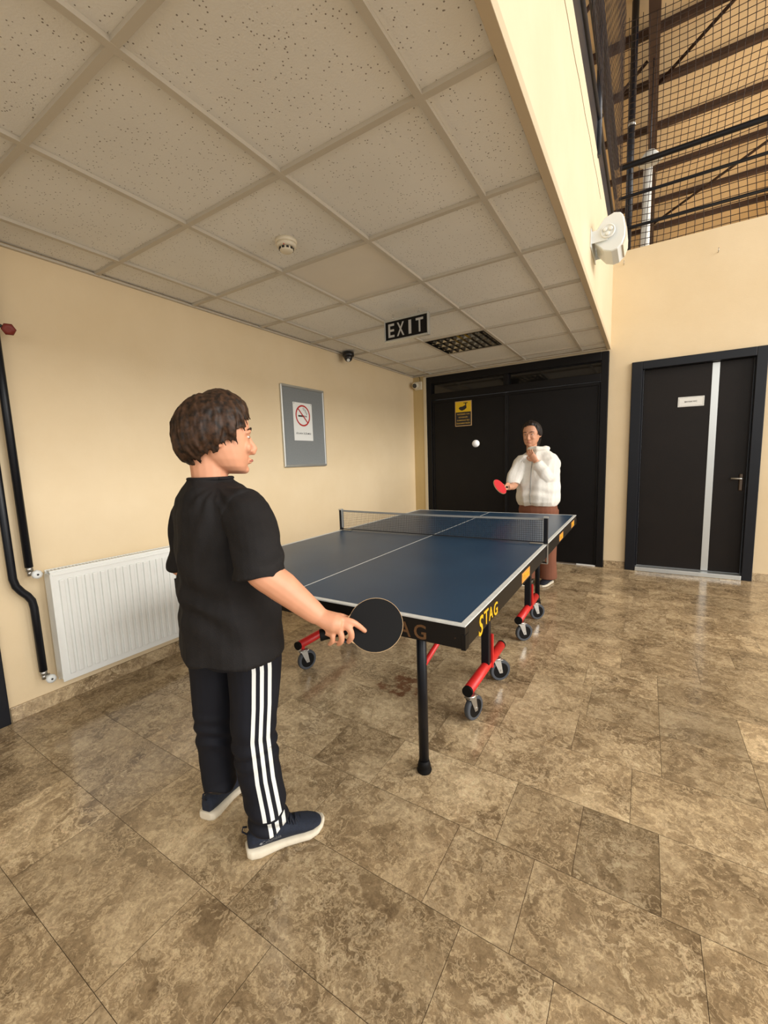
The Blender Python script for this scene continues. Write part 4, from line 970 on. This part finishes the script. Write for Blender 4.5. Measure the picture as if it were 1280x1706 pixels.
# ---------------- the far player
WF = V(-.22, -.975, 0).normalized(); WR = WF.cross(UP).normalized()
wo = thing('person', 'player in white zip jacket and brown trousers behind the far end of the table', 'person', (1.83, -.95, 0))
WH = at(886, 723, 4.08); whf = (V(-.1, -.98, -.12)).normalized(); whr = whf.cross(UP).normalized(); WM = frame_mt(WH, whr, whf); WS = .225
wb = MB(); add_head(wb, WM, WS)
WC = V(1.822, -.95, 0)
wb.tube([WH + V(.01, .01, -.22), WH + V(0, .01, -.14), WH + V(0, .01, -.07)], [.06, .05, .05], 14)
er = lambda c, a, b, n=24: ering(c, a, b, n, WR, WF)
wb.rings([er(WC + V(0, 0, z), a, b) for z, a, b in ((.76, .15, .11), (.9, .14, .11), (1.1, .15, .11), (1.22, .15, .09), (1.29, .08, .06))])
wRS = at(868, 772, 4.05); wRE = at(857, 806, 4.02); wRW = at(851, 811, 3.86)
wLS = at(920, 774, 4.12); wLE = at(914, 797, 3.93); wLW = at(893, 768, 3.90)
for pts in ([wRS, wRE, wRW], [wLS, wLE, wLW]):
    P, R = smoothpath(pts, [.05, .042, .026], 5); wb.tube(P, R, 14)
# right hand closed round the bat handle
h0 = wRW; hv = (at(835, 812, 3.74) - h0).normalized(); h1 = h0 + hv * .045
wb.tube([h0, h0 + hv * .03, h0 + hv * .06], [.026, .034, .028], 12)
for k in range(4):
    o_ = h0 + hv * (.028 + .014 * k) + WF * .012; fingers(wb, [([o_ + V(0, 0, .022), o_ + V(0, 0, .012) + WF * .022, o_ + V(0, 0, -.010) + WF * .026, o_ + V(0, 0, -.024) + WF * .008], .9)], .009)
fingers(wb, [([h0 + hv * .02 + V(0, 0, .02), h0 + hv * .045 + V(0, 0, .034), h0 + hv * .07 + V(0, 0, .032), h0 + hv * .085 + V(0, 0, .024)], 1.0)], .0095)
# left hand raised to the chin
g0 = wLW; gv = (at(880, 750, 3.90) - g0).normalized(); gs = gv.cross(WF).normalized()
wb.tube([g0, g0 + gv * .04, g0 + gv * .075], [.025, .034, .032], 12, flat=.6, up=WF)
for k in range(4):
    o_ = g0 + gv * .072 + gs * (-.026 + .0175 * k); l_ = [.9, 1, .95, .75][k]; fingers(wb, [([o_, o_ + gv * .03 * l_, o_ + gv * .05 * l_ - WF * .015, o_ + gv * .06 * l_ - WF * .035], .85)], .009)
fingers(wb, [([g0 + gv * .02 - gs * .025, g0 + gv * .04 - gs * .045, g0 + gv * .06 - gs * .05, g0 + gv * .075 - gs * .046], 1.0)], .0095)
wRLg = [V(1.905, -.93, .74), V(1.915, -.93, .46), V(1.92, -.915, .1)]; wLLg = [V(1.765, -.96, .74), V(1.745, -.97, .46), V(1.735, -.98, .1)]
for L in (wRLg, wLLg): wb.tube(L, [.075, .055, .035], 14)
keep(wb.merged('body', M['skin2'], None, .0045, 4), wo)
face_parts(wo, WM, WS, M['hair2'])
hb = MB(); hair_cap(hb, WM, WS, .045, 1.95, random.Random(9), 140, .026, .0, 1.18, .1)
hb.tube([WM @ V(0, -.10, .0), WM @ V(0, -.115, -.06), WM @ V(.01, -.11, -.14), WM @ V(.015, -.10, -.19)], [.05, .055, .045, .02], 12)
keep(hb.merged('hair', M['hair2'], None, .0045, 1), wo)
jk = MB()
jk.rings([er(c, a, b, 26) for c, a, b in (
    (WC + V(0, 0, .795), .175, .145), (WC + V(0, 0, .83), .195, .165), (WC + V(0, 0, .90), .20, .17), (WC + V(0, 0, 1.02), .185, .155), (WC + V(.0, 0, 1.14), .185, .145),
    (WC + V(0, .0, 1.22), .185, .125), (WC + V(0, 0, 1.27), .15, .10), (WC + V(0, .01, 1.31), .085, .08), (WC + V(0, .01, 1.335), .075, .075))])
P, R = smoothpath([wRS + WR * -.03, wRS, wRE + V(0, 0, .05), wRE + (wRW - wRE) * .12], [.07, .068, .060, .052], 4); jk.tube(P, R, 16)
P, R = smoothpath([wLS - WR * -.03, wLS, wLE, wLE + (wLW - wLE) * .55, wLW - (wLW - wLE) * .08], [.07, .074, .070, .06, .044], 4); jk.tube(P, R, 16)
jk.tube([(WC + V(0, .0, 1.33)) + er(V(0, 0, 0), .08, .078, 20)[k] for k in range(20)] + [(WC + V(0, 0, 1.33)) + er(V(0, 0, 0), .08, .078, 20)[0]], .018, 8)
def jk_post(p, n): return fold(p, n, .014, 8, 7, V(.2, 0, 1).normalized()) + n * (.005 * math.sin(p.z * 60 + 5 * noise.noise(p * 4)) * max(0, 1 - abs(p.z - .92) / .1))
jo = jk.merged('jacket', M['fleece'], None, .005, 3, jk_post); keep(jo, wo)
bj = BVHTree.FromPolygons([v.co[:] for v in jo.data.vertices], [p.vertices[:] for p in jo.data.polygons])
zp = []
for i in range(25):
    o_ = WC + V(0, 0, .81 + .48 * i / 24); h = bj.ray_cast(o_ + WF * .4, -WF, .6)
    if h[0]: zp.append(h[0] + WF * .002)
m_ = MB(); m_.tube(zp, .0028, 6); keep(m_.build('zip', M['tape']), wo)
wt = MB(); wt.rings([er(WC + V(0, 0, z), a, b) for z, a, b in ((.66, .17, .12), (.74, .185, .14), (.84, .165, .13))])
wt.tube([wRLg[0], V(1.915, -.93, .5), V(1.918, -.925, .25), V(1.92, -.92, .065)], [.105, .088, .080, .084], 20); wt.tube([wLLg[0], V(1.745, -.97, .5), V(1.742, -.97, .25), V(1.74, -.97, .065)], [.105, .088, .080, .084], 20)
keep(wt.merged('trousers', M['brown'], None, .006, 5, lambda p, n: fold(p, n, .006, 6, 4, UP)), wo)
for c in (V(1.918, -.93, 0), V(1.738, -.98, 0)):
    up = MB(); f = WF; Bm = frame_mt(c, f, UP.cross(f)); rs = []
    for x, wd, h in ((-.09, .02, .05), (-.07, .032, .075), (-.02, .036, .085), (.04, .04, .07), (.09, .042, .055), (.125, .032, .045), (.142, .012, .032)):
        rs.append([Bm @ V(x, wd * math.cos(a * PI / 8), .018 + (h - .018) * (.5 + .5 * math.sin(a * PI / 8))) for a in range(16)])
    up.rings(rs); so = up.build('shoe', M['lace']); keep(so, wo)
    sl = MB(); rs = []
    for x, wd in ((-.095, .02), (-.07, .035), (0, .038), (.07, .043), (.12, .036), (.148, .012)):
        rs.append([Bm @ V(x, wd * (abs(math.cos(a * PI / 8)) ** .6) * (1 if math.cos(a * PI / 8) > 0 else -1), .012 + .012 * (abs(math.sin(a * PI / 8)) ** .6) * (1 if math.sin(a * PI / 8) > 0 else -1)) for a in range(16)])
    sl.rings(rs); s = sl.build('sole', M['sole']); s.parent = so
WBc = at(833, 811, 3.735); wh = (h1 - WBc).normalized(); wn_ = (CAM - WBc).normalized(); wn_ = (wn_ - wh * wn_.dot(wh)).normalized()
wn_ = (wn_ + CR * -.25 + CU * .55).normalized(); wn_ = (wn_ - wh * wn_.dot(wh)).normalized()
bat('table_tennis_bat', 'red-faced table tennis bat in the hand of the player in white', WBc, wh, wn_, M['batred'], M['rubber'], 1.0)
